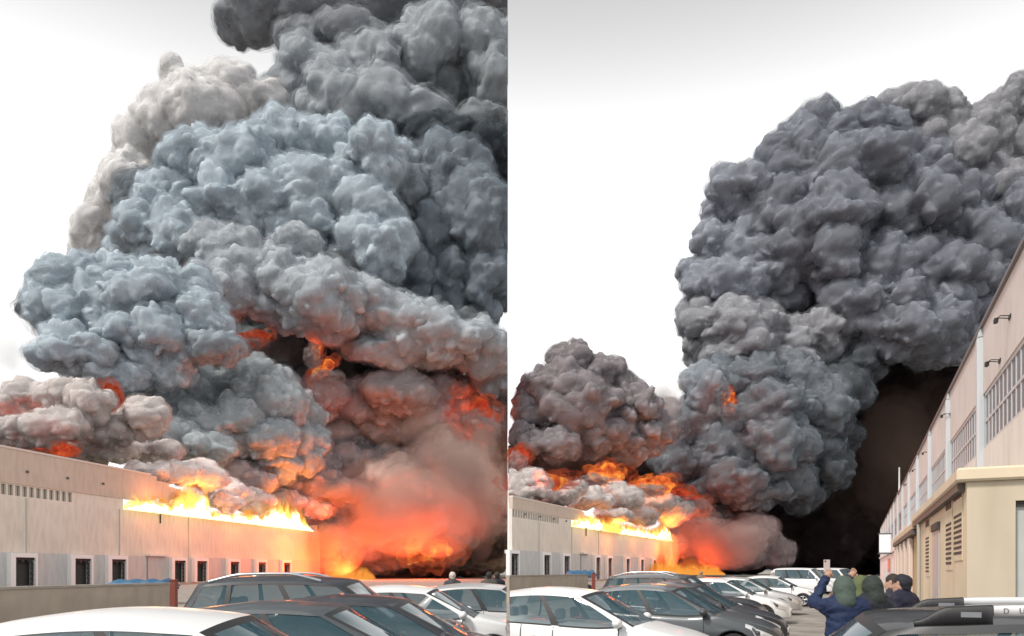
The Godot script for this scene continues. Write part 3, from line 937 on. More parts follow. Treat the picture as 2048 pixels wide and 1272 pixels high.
func build_cars() -> void:
	var white := paint(0.74, 0.75, 0.76, 0.0)
	var grey := paint(0.07, 0.08, 0.09, 0.3)
	var night := paint(0.024, 0.028, 0.036, 0.2)
	var silver := paint(0.5, 0.5, 0.5, 0.4)
	var blackp := paint(0.03, 0.032, 0.036, 0.2)
	var black := mat(0.015, 0.015, 0.017, 0.5)
	var g := "cars parked in a row in the left half"
	var put := func(px: float, z: float) -> Vector3: return Vector3((px - 1016.0) / 1500.0 * z, 0, -z)
	var pale := Color(0.6, 0.58, 0.57)
	make_car("hatch", white, null, "white hatchback nearest the viewer at the bottom left, only its roof and windows in view", "car", put.call(446, 5.6), deg_to_rad(3), g)
	make_car("hatch", grey, null, "dark grey hatchback behind the white one in the left half", "car", put.call(662, 8.6), deg_to_rad(2), g).scale = Vector3(1, 0.955, 1)
	make_car("hatch", night, null, "dark hatchback between the grey hatchback and the tall dark car in the left half", "car", put.call(790, 10.0), deg_to_rad(2), g).scale = Vector3(1, 0.97, 1)
	make_car("suv", night, null, "tall dark car with silver roof rails and pale rear lamp in the left half", "car", put.call(667, 11.6), deg_to_rad(1), g, true, pale)
	cut_at_seam(make_car("hatch", white, null, "white hatchback beyond the dark cars at the seam of the left half", "car", put.call(855, 14.0), deg_to_rad(0), g), -1)
	cut_at_seam(make_car("hatch", silver, black, "silver hatchback mostly cut off by the seam at the right of the left half", "car", put.call(1000, 16.5), deg_to_rad(0), g), -1)
	g = "cars parked in a row in the right half"
	cut_at_seam(make_car("hatch", white, null, "white hatchback nearest the viewer in the right half, cut by the seam", "car", put.call(1180, 12.2), deg_to_rad(-24), g), 1)
	make_car("hatch", grey, null, "grey blue hatchback second in the right half row with clear headlamp", "car", put.call(1350, 15.2), deg_to_rad(-24), g)
	make_car("hatch", night, null, "dark hatchback third in the right half row", "car", put.call(1390, 17.8), deg_to_rad(-24), g)
	make_car("suv", night, null, "tall dark car with silver roof rails and pale rear lamp in the right half row", "car", put.call(1360, 20.5), deg_to_rad(-24), g, true, pale)
	make_car("hatch", white, null, "white hatchback with black front bumper vent in the middle of the right half row", "car", put.call(1455, 26.0), deg_to_rad(-24), g)
	make_car("hatch", silver, null, "silver hatchback with a five spoke wheel showing beyond the white one", "car", put.call(1497, 31.0), deg_to_rad(-24), g)
	make_car("hatch", white, black, "white hatchback with dark mirror beyond the silver one", "car", put.call(1555, 38.0), deg_to_rad(-24), g)
	make_car("van", white, null, "white glazed van standing beyond the row of cars", "van", put.call(1610, 57.0), deg_to_rad(-40), g)
	make_car("van", white, null, "white van partly hidden by the raised hand of the person in blue", "van", put.call(1675, 60.0), deg_to_rad(-60), g)
	var d := make_car("suv", blackp, black, "black off-road car with roof rails at the bottom right corner", "car", put.call(1850, 4.58), deg_to_rad(155), "")
	d.scale = Vector3.ONE * 0.93
	# its deep roof rails: a black front piece with a slot, then a pale bar with letters
	var c := Car.new()
	c.s = car_shape("suv")
	c.world = self
	for sg in [1.0, -1.0]:
		var q0 := 0.93
		var q1 := 0.745
		var st := new_st()
		var rows := []
		for k in 13:
			var p := c.gh(lerpf(q0, q1, k / 12.0), 1.0, sg, -0.04)
			var top := 0.035 + 0.075 * smoothstep(0.0, 0.45, k / 12.0)
			var r := []
			for e in [[-0.022, 0.0], [-0.022, top - 0.01], [-0.012, top], [0.012, top], [0.022, top - 0.01], [0.022, 0.0]]: r.append(p + Vector3(0, 0.0 + e[1], e[0]))
			rows.append(r)
		sheet(st, rows, false, true)
		var rail := obj("roof_rail", done(st), black, d)
		var pm := c.gh(0.795, 1.0, sg, -0.04)
		obj("rail_slot", box(pm + Vector3(-0.05, 0.045, -0.0235), pm + Vector3(0.05, 0.075, 0.0235)), mat(0.25, 0.26, 0.28, 0.4, 0.6), rail)
		st = new_st()
		rows = []
		for k in 13:
			var p := c.gh(lerpf(q1 - 0.002, 0.12, k / 12.0), 1.0, sg, -0.04)
			var r := []
			for e in [[-0.02, 0.045], [-0.02, 0.095], [-0.01, 0.105], [0.01, 0.105], [0.02, 0.095], [0.02, 0.045]]: r.append(p + Vector3(0, e[1], e[0]))
			rows.append(r)
		sheet(st, rows, false, true)
		var bar := obj("rail_bar", done(st), mat(0.62, 0.63, 0.65, 0.4, 0.2), d)
		if sg < 0:
			for k in 2:
				var tm := TextMesh.new()
				tm.text = "DU"[k]
				tm.font_size = 16
				tm.pixel_size = 0.0026
				tm.depth = 0.002
				var p := c.gh(0.715 - 0.035 * k, 1.0, sg, -0.04)
				var lt := obj("letter", tm, mat(0.12, 0.12, 0.13), bar, p + Vector3(0, 0.075, -0.0215))
				lt.rotation.y = PI

# ------------------------------------------------------------------ people. local -z is the way a person faces
func bone_d(p: Vector3, b: Array) -> float:
	var a: Vector3 = b[0]
	var ab: Vector3 = b[1] - a
	var t := clampf((p - a).dot(ab) / maxf(ab.length_squared(), 1e-8), 0, 1)
	var q := p - a - ab * t
	q.z *= b[5]
	return q.length() - lerpf(b[2], b[3], t)

# surface nets over a set of tapered bones [from, to, radius, radius, colour, depth factor]
func net_mesh(bones: Array, cell: float, blend: float, fold := 0.0) -> ArrayMesh:
	var lo := Vector3.INF
	var hi := -Vector3.INF
	for b in bones:
		for k in 2:
			var r: float = maxf(b[2], b[3]) + cell * 3
			lo = lo.min(b[k] - Vector3.ONE * r)
			hi = hi.max(b[k] + Vector3.ONE * r)
	var nx := int((hi.x - lo.x) / cell) + 2
	var ny := int((hi.y - lo.y) / cell) + 2
	var nz := int((hi.z - lo.z) / cell) + 2
	var f := PackedFloat32Array()
	f.resize(nx * ny * nz)
	f.fill(1.0)
	# smooth minimum by summing exponentials near each bone only
	var acc := PackedFloat32Array()
	acc.resize(f.size())
	var wr := FastNoiseLite.new()
	wr.seed = 5
	wr.frequency = 9.0
	for b in bones:
		var r: float = maxf(b[2], b[3]) + blend * 2.5 + cell * 2
		var l: Vector3 = ((b[0].min(b[1]) - Vector3.ONE * r - lo) / cell).floor().max(Vector3.ZERO)
		var h: Vector3 = ((b[0].max(b[1]) + Vector3.ONE * r - lo) / cell).ceil().min(Vector3(nx - 1, ny - 1, nz - 1))
		for x in range(int(l.x), int(h.x) + 1):
			for y in range(int(l.y), int(h.y) + 1):
				for z in range(int(l.z), int(h.z) + 1):
					var d := bone_d(lo + Vector3(x, y, z) * cell, b)
					if d < blend * 3: acc[(x * ny + y) * nz + z] += exp(-d / blend)
	for i in f.size():
		if acc[i] > 0: f[i] = -log(acc[i]) * blend
		else: f[i] = blend * 4
	if fold > 0:
		for x in nx:
			for y in ny:
				for z in nz:
					var i := (x * ny + y) * nz + z
					if absf(f[i]) < 0.08:
						var p := lo + Vector3(x, y, z) * cell
						f[i] += fold * wr.get_noise_3d(p.x, p.y * 1.8 + p.x * 0.7, p.z)
	var id := {}
	var v := PackedVector3Array()
	var col := PackedColorArray()
	var offs := [0, 1, nz, nz + 1, ny * nz, ny * nz + 1, ny * nz + nz, ny * nz + nz + 1]
	for x in nx - 1:
		for y in ny - 1:
			for z in nz - 1:
				var i := (x * ny + y) * nz + z
				var inside := 0
				for o in offs:
					if f[i + o] < 0: inside += 1
				if inside == 0 or inside == 8: continue
				var sum := Vector3.ZERO
				var n := 0
				for c in 8:
					for ax in [1, 2, 4]:
						if c & ax: continue
						var fa := f[i + offs[c]]
						var fb := f[i + offs[c | ax]]
						if (fa < 0) == (fb < 0): continue
						var pa := Vector3((c >> 2) & 1, (c >> 1) & 1, c & 1)
						var pb := Vector3(((c | ax) >> 2) & 1, ((c | ax) >> 1) & 1, (c | ax) & 1)
						sum += pa.lerp(pb, fa / (fa - fb))
						n += 1
				var p := lo + (Vector3(x, y, z) + sum / n) * cell
				id[i] = v.size()
				v.append(p)
				var best := INF
				var cc := Color.WHITE
				for b in bones:
					var d := bone_d(p, b)
					if d < best:
						best = d
						cc = b[4]
				col.append(cc)
	var idx := PackedInt32Array()
	for x in range(1, nx - 1):
		for y in range(1, ny - 1):
			for z in range(1, nz - 1):
				var i := (x * ny + y) * nz + z
				for e in [[ny * nz, nz, 1], [nz, 1, ny * nz], [1, ny * nz, nz]]:
					var s0 := f[i] < 0
					if s0 == (f[i + e[0]] < 0): continue
					var a: int = id.get(i - e[1] - e[2], -1)
					var b: int = id.get(i - e[2], -1)
					var c: int = id.get(i, -1)
					var d: int = id.get(i - e[1], -1)
					if a < 0 or b < 0 or c < 0 or d < 0: continue
					if s0: idx.append_array(PackedInt32Array([a, c, b, a, d, c]))
					else: idx.append_array(PackedInt32Array([a, b, c, a, c, d]))
	var arr := []
	arr.resize(Mesh.ARRAY_MAX)
	arr[Mesh.ARRAY_VERTEX] = v
	arr[Mesh.ARRAY_COLOR] = col
	arr[Mesh.ARRAY_INDEX] = idx
	var am := ArrayMesh.new()
	am.add_surface_from_arrays(Mesh.PRIMITIVE_TRIANGLES, arr)
	var st := SurfaceTool.new()
	st.create_from(am, 0)
	st.generate_normals()
	return st.commit()

func cloth_mat() -> StandardMaterial3D:
	if cache.has("cloth"): return cache["cloth"]
	var m := StandardMaterial3D.new()
	m.vertex_color_use_as_albedo = true
	m.roughness = 0.75
	cache["cloth"] = m
	return m

# pose: arms as [elbow, wrist] for left and right (left is -x), colours linear
func person(label: String, where: Vector3, turn: float, coat: Color, trousers: Color, arms: Array, cover: String, cover_col: Color, cell := 0.022, lean := 0.0, group := "") -> Node3D:
	var o := thing("person", label, "person", where, turn, group)
	var skin := Color(0.42, 0.25, 0.18)
	var hd := Vector3(0.0, 1.6, -0.03 - lean)
	var b := []
	b.append([Vector3(0, 0.86, 0), Vector3(0, 1.1, 0), 0.2, 0.19, coat, 1.35])
	b.append([Vector3(0, 1.1, 0), Vector3(0, 1.34, -lean * 0.6), 0.19, 0.185, coat, 1.3])
	b.append([Vector3(-0.14, 1.37, -lean * 0.8), Vector3(0.14, 1.37, -lean * 0.8), 0.095, 0.095, coat, 1.0])
	b.append([Vector3(0, 1.38, -lean * 0.8), hd - Vector3(0, 0.08, 0), 0.065, 0.055, skin, 1.0])
	b.append([hd + Vector3(0, -0.04, -0.015), hd + Vector3(0, 0.04, 0.01), 0.075, 0.09, skin, 0.85])
	b.append([hd + Vector3(0, 0.0, -0.095), hd + Vector3(0, -0.03, -0.118), 0.012, 0.017, skin, 1.0])
	b.append([hd + Vector3(-0.035, -0.085, -0.075), hd + Vector3(0.035, -0.085, -0.075), 0.02, 0.02, skin, 1.0])
	for s in [-1, 1]: b.append([hd + Vector3(s * 0.085, -0.02, 0.0), hd + Vector3(s * 0.09, 0.02, 0.01), 0.018, 0.02, skin, 1.0])
	for s in [-1, 1]:
		b.append([Vector3(s * 0.1, 0.9, 0), Vector3(s * 0.11, 0.5, -0.02), 0.105, 0.07, trousers, 1.0])
		b.append([Vector3(s * 0.11, 0.5, -0.02), Vector3(s * 0.12, 0.1, 0.02), 0.07, 0.055, trousers, 1.0])
		b.append([Vector3(s * 0.12, 0.05, 0.03), Vector3(s * 0.13, 0.045, -0.16), 0.05, 0.042, Color(0.02, 0.02, 0.02), 1.0])
		var arm: Array = arms[0 if s < 0 else 1]
		var sh := Vector3(s * 0.2, 1.37, -lean * 0.8)
		b.append([sh, arm[0], 0.083, 0.065, coat, 1.0])
		b.append([arm[0], arm[1], 0.065, 0.05, coat, 1.0])
		var dir: Vector3 = (arm[1] - arm[0]).normalized()
		b.append([arm[1] + dir * 0.02, arm[1] + dir * 0.09, 0.034, 0.038, skin, 1.0])
	var body := obj("body", net_mesh(b, cell, 0.022, 0.03), cloth_mat(), o)
	# fingers and thumbs
	for k in 2:
		var arm: Array = arms[k]
		var s := -1.0 if k == 0 else 1.0
		var dir: Vector3 = (arm[1] - arm[0]).normalized()
		var across := dir.cross(Vector3(0, 0, 1)).normalized()
		var palm: Vector3 = arm[1] + dir * 0.1
		var st := new_st()
		for q in 4:
			var base: Vector3 = palm + across * (q - 1.5) * 0.02
			var ln: float = [0.065, 0.075, 0.07, 0.055][q]
			tube(st, [base, base + dir * ln * 0.5 + Vector3(0, 0, -0.012), base + dir * ln * 0.8 + Vector3(0, 0, -0.04)], 0.0095, 0.0075, 6)
		tube(st, [arm[1] + dir * 0.04 - across * s * 0.03, arm[1] + dir * 0.075 - across * s * 0.055 + Vector3(0, 0, -0.01), arm[1] + dir * 0.11 - across * s * 0.06 + Vector3(0, 0, -0.03)], 0.011, 0.009, 6)
		obj("fingers", done(st), mat(skin.r, skin.g, skin.b, 0.6), body)
	# eyes
	for s in [-1, 1]:
		obj("eye", ellipsoid(hd + Vector3(s * 0.034, 0.005, -0.088), Vector3(0.012, 0.009, 0.01), 3), mat(0.05, 0.04, 0.035, 0.2), o)
	# hood, cap or hair
	if cover == "hood":
		var hb := [[hd + Vector3(0, 0.0, 0.03), hd + Vector3(0, 0.03, 0.02), 0.112, 0.104, cover_col, 0.9], [Vector3(0, 1.44, 0.05), hd + Vector3(0, -0.06, 0.035), 0.115, 0.1, cover_col, 1.0]]
		obj("hood", net_mesh(hb, 0.014, 0.03, 0.01), cloth_mat(), o)
	elif cover == "cap":
		obj("cap_crown", net_mesh([[hd + Vector3(0, 0.04, 0.015), hd + Vector3(0, 0.055, 0.01), 0.1, 0.095, cover_col, 0.9]], 0.012, 0.01), cloth_mat(), o)
		obj("cap_peak", box(hd + Vector3(-0.07, 0.035, -0.19), hd + Vector3(0.07, 0.05, -0.08)), mat(cover_col.r, cover_col.g, cover_col.b), o)
	else:
		obj("hair", net_mesh([[hd + Vector3(0, 0.03, 0.03), hd + Vector3(0, 0.05, 0.0), 0.1, 0.095, cover_col, 0.9], [hd + Vector3(0, -0.05, 0.05), hd + Vector3(0, 0.02, 0.04), 0.075, 0.09, cover_col, 1.0]], 0.014, 0.012, 0.015), cloth_mat(), o)
	return o

func build_people() -> void:
	var navy := Color(0.005, 0.018, 0.06)
	var dark := Color(0.014, 0.016, 0.024)
	var hang := [[Vector3(-0.27, 1.08, 0.02), Vector3(-0.26, 0.84, -0.06)], [Vector3(0.27, 1.08, 0.02), Vector3(0.26, 0.84, -0.06)]]
	var up := [[Vector3(-0.27, 1.42, -0.2), Vector3(-0.13, 1.68, -0.26)], [Vector3(0.3, 1.25, -0.22), Vector3(0.1, 1.42, -0.36)]]
	var put := func(px: float, z: float) -> Vector3: return Vector3((px - 1016.0) / 1500.0 * z, 0, -z)
	var p: Node3D = person("person from behind in a bright blue coat and grey green hood, one arm raised", put.call(1688, 8.8), deg_to_rad(-6), navy, Color(0.012, 0.014, 0.03), up, "hood", Color(0.055, 0.08, 0.068), 0.018)
	p.scale = Vector3(1.02, 1.0, 1.02)
	var ph := thing("phone", "phone held up above the grey green hood", "phone", p.position + Vector3(-0.07, 1.775, -0.31))
	obj("case", bevel_box(Vector3(-0.038, 0, -0.005), Vector3(0.038, 0.15, 0.005), 0.003), mat(0.5, 0.42, 0.4, 0.3), ph)
	obj("lens", box(Vector3(-0.03, 0.12, 0.0051), Vector3(-0.01, 0.14, 0.008)), mat(0.02, 0.02, 0.02, 0.2), ph)
	person("person in dark clothes and a yellow green hood beside the blue coat", put.call(1722, 9.8), deg_to_rad(-20), dark, dark, [[Vector3(-0.26, 1.42, -0.16), Vector3(-0.12, 1.68, -0.24)], hang[1]], "hood", Color(0.09, 0.11, 0.045), 0.022)
	person("person in a black jacket and dark green hood at the right of the group", put.call(1745, 9.6), deg_to_rad(15), dark, dark, hang, "hood", Color(0.022, 0.03, 0.024), 0.022)
	person("person in a navy jacket with dark hair in front of the white wall", put.call(1808, 10.6), deg_to_rad(30), Color(0.008, 0.011, 0.03), dark, hang, "hair", Color(0.015, 0.015, 0.02), 0.022)
	person("bare headed person half hidden left of the navy jacket", put.call(1790, 11.6), deg_to_rad(40), Color(0.02, 0.022, 0.035), dark, hang, "hair", Color(0.03, 0.02, 0.018), 0.026)
	# far onlookers behind the cars
	person("person with pale hair looking over the white car near the seam of the left half", put.call(905, 24.0), 0.3, Color(0.05, 0.05, 0.055), dark, hang, "hair", Color(0.5, 0.44, 0.4), 0.036)
	person("dark haired person left of two beyond the white car near the seam", put.call(978, 25.0), -0.2, Color(0.06, 0.055, 0.05), dark, hang, "hair", Color(0.02, 0.018, 0.016), 0.036)
	person("dark haired person nearest the seam of the left half", put.call(994, 26.0), 0.2, dark, dark, hang, "hair", Color(0.03, 0.02, 0.018), 0.036)
	person("person in orange tones painted as firelight beyond the tall dark car of the right half", put.call(1402, 44.0), 0.0, Color(0.2, 0.15, 0.1), dark, hang, "hair", Color(0.3, 0.2, 0.12), 0.042)  # firelight painted into the warm coat and hair colours
	person("dark haired person standing beyond the white glazed van", put.call(1612, 62.0), 0.0, dark, dark, hang, "hair", Color(0.01, 0.01, 0.01), 0.042)
	person("person with a pale cap beyond the silver hatchback", put.call(1545, 46.0), 0.0, Color(0.3, 0.28, 0.26), dark, hang, "cap", Color(0.6, 0.58, 0.55), 0.042)

# ------------------------------------------------------------------ smoke
var dirs := {}

# unit directions of a cube sphere with n x n cells on each face
func ball(n: int) -> Array:
	if dirs.has(n): return dirs[n]
	var v := PackedVector3Array()
	var idx := PackedInt32Array()
	var seen := {}
	for f in 6:
		var ax := f / 2
		var s := 1.0 if f % 2 == 0 else -1.0
		var id := PackedInt32Array()
		for i in n + 1:
			for j in n + 1:
				var p := Vector3.ZERO
				p[ax] = s
				p[(ax + 1) % 3] = tan((2.0 * i / n - 1.0) * PI / 4)
				p[(ax + 2) % 3] = tan((2.0 * j / n - 1.0) * PI / 4)
				if i == 0 or j == 0 or i == n or j == n:
					var key := Vector3i((p * 10000).round())
					if not seen.has(key):
						seen[key] = v.size()
						v.append(p.normalized())
					id.append(seen[key])
				else:
					id.append(v.size())
					v.append(p.normalized())
		for i in n:
			for j in n:
				var a := id[i * (n + 1) + j]
				var b := id[(i + 1) * (n + 1) + j]
				var c := id[(i + 1) * (n + 1) + j + 1]
				var d := id[i * (n + 1) + j + 1]
				if s > 0: idx.append_array(PackedInt32Array([a, c, b, a, d, c]))
				else: idx.append_array(PackedInt32Array([a, b, c, a, c, d]))
	dirs[n] = [v, idx]
	return dirs[n]

var cells: Array = []
func cell_noise(seed_: int, freq: float, warp := 0.0) -> FastNoiseLite:
	var n := FastNoiseLite.new()
	n.seed = seed_
	n.noise_type = FastNoiseLite.TYPE_CELLULAR
	n.cellular_return_type = FastNoiseLite.RETURN_DISTANCE
	n.cellular_distance_function = FastNoiseLite.DISTANCE_EUCLIDEAN
	n.frequency = freq
	n.fractal_type = FastNoiseLite.FRACTAL_NONE
	return n

# one billow: an ellipsoid pushed out into rounded lobes at several sizes. side: -1 keeps it left of the seam, 1 right of it
func billow_points(c: Vector3, r: Vector3, seed_: int, n: int, side: float, lump := 1.0, detail := 1.0) -> Array:
	var b := ball(n)
	var rm := (r.x + r.y + r.z) / 3.0
	var n1 := cell_noise(seed_, 1.0 / (1.15 * rm))
	var n2 := cell_noise(seed_ + 1, 1.0 / (0.52 * rm))
	var n3 := cell_noise(seed_ + 2, 1.0 / (0.23 * rm))
	var n4 := cell_noise(seed_ + 3, 1.0 / (0.1 * rm))
	var wob := FastNoiseLite.new()
	wob.seed = seed_ + 9
	wob.frequency = 1.0 / (0.6 * rm)
	wob.fractal_octaves = 2
	var a1 := 0.95 * rm * lump
	var a2 := 0.46 * rm * detail
	var a3 := 0.145 * rm * detail
	var src: PackedVector3Array = b[0]
	var v := PackedVector3Array()
	v.resize(src.size())
	for i in src.size():
		var d := src[i]
		var p := d * r
		var w := wob.get_noise_3dv(p)
		var q := p + Vector3(w, wob.get_noise_3d(p.y, p.z, p.x + 31.0), -w) * rm * 0.25
		var d1 := n1.get_noise_3dv(q) + 1.0
		var h := a1 * (0.3 - d1 * d1)
		q = p + d * h + Vector3(w, -w, w) * rm * 0.1
		var d2 := n2.get_noise_3dv(q) + 1.0
		h += a2 * (0.25 - d2 * d2)
		q = p + d * h
		var d3 := n3.get_noise_3dv(q) + 1.0
		h += a3 * (0.25 - d3 * d3)
		var d4 := n4.get_noise_3dv(p + d * h) + 1.0
		h += 0.028 * rm * detail * (0.25 - d4 * d4)
		v[i] = p + d * h + c
	return [v, b[1]]

func closed_mesh(v: PackedVector3Array, idx: PackedInt32Array, side: float, seed_: int, thin := 0.0, grain := 1.0) -> ArrayMesh:
	var edge := side * (0.02 + 0.004 * (seed_ % 40))
	for i in v.size():
		if side < 0: v[i].x = minf(v[i].x, edge)
		elif side > 0: v[i].x = maxf(v[i].x, edge)
	var arr := []
	arr.resize(Mesh.ARRAY_MAX)
	arr[Mesh.ARRAY_VERTEX] = v
	arr[Mesh.ARRAY_INDEX] = idx
	if thin > 0:
		# thin smoke: its density varies from place to place
		var f := FastNoiseLite.new()
		f.seed = seed_ + 50
		f.frequency = 1.0 / grain
		f.fractal_octaves = 4
		var col := PackedColorArray()
		col.resize(v.size())
		for i in v.size(): col[i] = Color(1, 1, 1, thin * smoothstep(-0.3, 0.35, f.get_noise_3dv(v[i])))
		arr[Mesh.ARRAY_COLOR] = col
	var am := ArrayMesh.new()
	am.add_surface_from_arrays(Mesh.PRIMITIVE_TRIANGLES, arr)
	var st := SurfaceTool.new()
	st.create_from(am, 0)
	st.generate_normals()
	return st.commit()

var puffs := 0
var group_at: Node3D
var tone := Color.WHITE
var deep := 150.0
var lump_by := 1.0
var detail_by := 1.0

func smoke(label: String, colour: Color, depth: float, lump := 1.0, detail := 1.0) -> void:
	group_at = thing("smoke_plume", label, "smoke")
	tone = colour
	deep = depth
	lump_by = lump
	detail_by = detail

# a dense billow with two thin veils round it. px, py, rx, ry give its place and size as seen at that depth
func puff(px: float, py: float, rx: float, ry: float, nearer := 0.0, shade := 1.0) -> void:
	puffs += 1
	var side := -1.0 if px < 1016 else 1.0
	var depth := deep - nearer
	var k := depth / 1500.0
	var r := Vector3(rx, ry, (rx + ry) * 0.5) * k * 0.95
	var rm := (r.x + r.y + r.z) / 3.0
	depth += rm * 0.55 * sin(puffs * 2.4) if shade > 0.45 else rm * 0.5
	var n := clampi(int((rx + ry) * 0.18), 12, 36)
	var seed_ := 100 + puffs * 10
	var c := at(px, py, depth)
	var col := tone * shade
	var g := billow_points(c, r, seed_, n, side, lump_by, detail_by)
	obj("billow", closed_mesh(g[0], g[1], side, seed_), smoke_mat(col), group_at)
	for s in 3:
		g = billow_points(c, r * (1.03 + 0.05 * s), seed_, int(n * 0.42), side, lump_by, detail_by * (0.8 - 0.15 * s))
		obj("veil", closed_mesh(g[0], g[1], side, seed_ + s + 1, 0.58 - 0.19 * s, rm * (0.45 - 0.1 * s)), smoke_mat(col, 0.99), group_at)

# thin smoke: nested veils only
func wisp(px: float, py: float, rx: float, ry: float, nearer := 0.0, alpha := 0.1, layers := 5) -> void:
	puffs += 1
	var side := -1.0 if px < 1016 else 1.0
	var depth := deep - nearer
	var k := depth / 1500.0
	var r := Vector3(rx, ry, (rx + ry) * 0.5) * k
	var n := clampi(int((rx + ry) * 0.13), 12, 30)
	var seed_ := 100 + puffs * 10
	for s in layers:
		var g := billow_points(at(px, py, depth), r * (1.0 - 0.16 * s), seed_ + s, n, side, lump_by, detail_by)
		obj("veil", closed_mesh(g[0], g[1], side, seed_ + s, alpha * 1.6, (r.x + r.y) * 0.3), smoke_mat(tone, 0.99), group_at)

func smoke_mat(c: Color, a := 1.0) -> StandardMaterial3D:
	var key := "smoke%s %f" % [c, a]
	if cache.has(key): return cache[key]
	var m := StandardMaterial3D.new()
	m.albedo_color = lin(c.r, c.g, c.b)
	m.roughness = 1.0
	m.specular_mode = BaseMaterial3D.SPECULAR_DISABLED
	if a < 1.0:
		m.transparency = BaseMaterial3D.TRANSPARENCY_ALPHA
		m.vertex_color_use_as_albedo = true
	cache[key] = m
	return m

func build_smoke() -> void:
	# left half
	smoke("dark grey smoke drifting across the top of the left half, trailing to a point", Color(0.25, 0.265, 0.29), 215, 0.8, 0.6)
	puff(610, 80, 60, 36, 8)
	puff(700, 75, 80, 40, 10)
	puff(500, 40, 68, 48)
	puff(560, 18, 90, 60)
	puff(640, 40, 100, 48)
	puff(720, 10, 110, 60)
	puff(820, 25, 110, 60)
	puff(930, 0, 110, 60)
	smoke("pale blue grey smoke bank behind the top of the great billowing head", Color(0.36, 0.39, 0.42), 200, 0.9, 0.55)
	puff(620, 150, 70, 66)
	puff(690, 205, 90, 75)
	puff(560, 205, 60, 45)
	puff(780, 150, 90, 85)
	puff(865, 95, 80, 70, 5)
	puff(950, 100, 90, 65, 8)
	puff(790, 245, 110, 65)
	puff(900, 205, 80, 75, 0, 0.7)
	puff(990, 170, 60, 80, 6, 0.8)
	puff(970, 265, 80, 45, 6, 0.6)
	smoke("pale beige smoke trailing down the left edge of the great head", Color(0.66, 0.655, 0.66), 194, 0.7, 0.4)
	puff(480, 200, 100, 55)
	puff(400, 215, 80, 60)
	puff(335, 250, 70, 60)
	puff(285, 300, 62, 62)
	puff(255, 360, 52, 60)
	puff(225, 415, 52, 55)
	puff(195, 465, 48, 52)
	puff(345, 145, 22, 34)
	puff(180, 505, 42, 34)
	smoke("great cauliflower head of blue grey smoke filling the left half", Color(0.42, 0.485, 0.54), 165, 1.0, 1.0)
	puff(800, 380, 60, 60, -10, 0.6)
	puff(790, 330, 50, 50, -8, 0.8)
	puff(570, 440, 180, 100, -20, 0.3)  # this puff and the next: dark backing, painted shade for gaps between lobes
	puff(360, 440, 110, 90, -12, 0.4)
	puff(570, 300, 75, 70)
	puff(480, 330, 85, 70)
	puff(400, 325, 75, 60)
	puff(660, 300, 80, 65)
	puff(740, 315, 70, 65)
	puff(650, 385, 95, 70, 6)
	puff(560, 400, 90, 70, 6)
	puff(460, 415, 80, 70, 5)
	puff(380, 405, 70, 70, 2)
	puff(320, 405, 52, 58)
	puff(725, 430, 78, 60, 5)
	puff(620, 470, 90, 60, 6)
	puff(755, 490, 65, 70, 4)
	puff(690, 525, 80, 60, 6)
	puff(300, 465, 66, 55, 3)
	puff(360, 485, 70, 70, 5)
	puff(262, 490, 48, 44)
	smoke("front roll of grey smoke curling down under the great head", Color(0.385, 0.42, 0.455), 146, 0.9, 0.9)
	puff(620, 590, 170, 80, -12, 0.35)  # dark backing pair, shade between the folds of the roll put into colour
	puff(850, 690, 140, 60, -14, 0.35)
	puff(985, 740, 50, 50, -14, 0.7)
	puff(430, 505, 62, 50)
	puff(510, 545, 85, 72, 4)
	puff(450, 575, 72, 55, 3)
	puff(570, 565, 70, 58, 4)
	puff(590, 492, 55, 36)
	puff(645, 590, 80, 60, 3)
	puff(720, 620, 90, 62)
	puff(820, 655, 90, 58, -4)
	puff(900, 680, 90, 55, -6)
	puff(780, 705, 90, 42, -2)
	puff(640, 640, 80, 40)
	puff(560, 618, 70, 40, 2)
	puff(975, 695, 60, 55, -8)
	smoke("dark slate smoke column at the right edge of the left half", Color(0.2, 0.235, 0.27), 178, 0.9, 1.0)
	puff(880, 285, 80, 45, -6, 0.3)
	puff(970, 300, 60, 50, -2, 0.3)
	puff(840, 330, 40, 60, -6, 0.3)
	puff(900, 370, 85, 80)
	puff(870, 460, 90, 85, 4)
	puff(955, 440, 70, 90)
	puff(900, 560, 90, 85, 5)
	puff(975, 560, 60, 90, 3)
	puff(830, 570, 60, 70, 3)
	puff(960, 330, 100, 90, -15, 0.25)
	smoke("rounded blue grey smoke bank over the left end of the warehouse roof", Color(0.4, 0.465, 0.52), 122, 1.0, 1.0)
	puff(220, 640, 150, 90, -12, 0.35)  # dark backing that paints the shaded gaps of the bank
	puff(130, 565, 72, 52)
	puff(210, 560, 75, 52, -2)
	puff(88, 610, 42, 50)
	puff(170, 630, 82, 66, 3)
	puff(270, 590, 80, 58)
	puff(340, 580, 80, 58, -4)
	puff(250, 680, 82, 62, 4)
	puff(150, 705, 78, 52, 4)
	puff(330, 680, 80, 62, 3)
	puff(390, 640, 70, 58)
	puff(220, 740, 70, 40, 2)
	puff(320, 740, 70, 40, 2)
	puff(425, 690, 60, 38, 0, 0.7)
	smoke("grey smoke billows boiling off the middle of the warehouse roof", Color(0.4, 0.44, 0.465), 140, 1.0, 1.0)
	puff(675, 700, 70, 50, -44, 0.46)
	puff(290, 800, 80, 50, -12, 0.6)
	puff(620, 720, 60, 40, -40, 0.46)
	puff(445, 925, 50, 34, 0)
	puff(490, 940, 50, 34, -6)
	puff(470, 650, 70, 50, -34, 0.5)
	puff(400, 720, 60, 40, -20, 0.5)
	puff(560, 690, 80, 50, -34, 0.46)
	puff(420, 785, 68, 52, 2)
	puff(490, 765, 65, 55)
	puff(540, 805, 70, 58, 2)
	puff(370, 825, 65, 48, 6)
	puff(440, 855, 80, 58, 8)
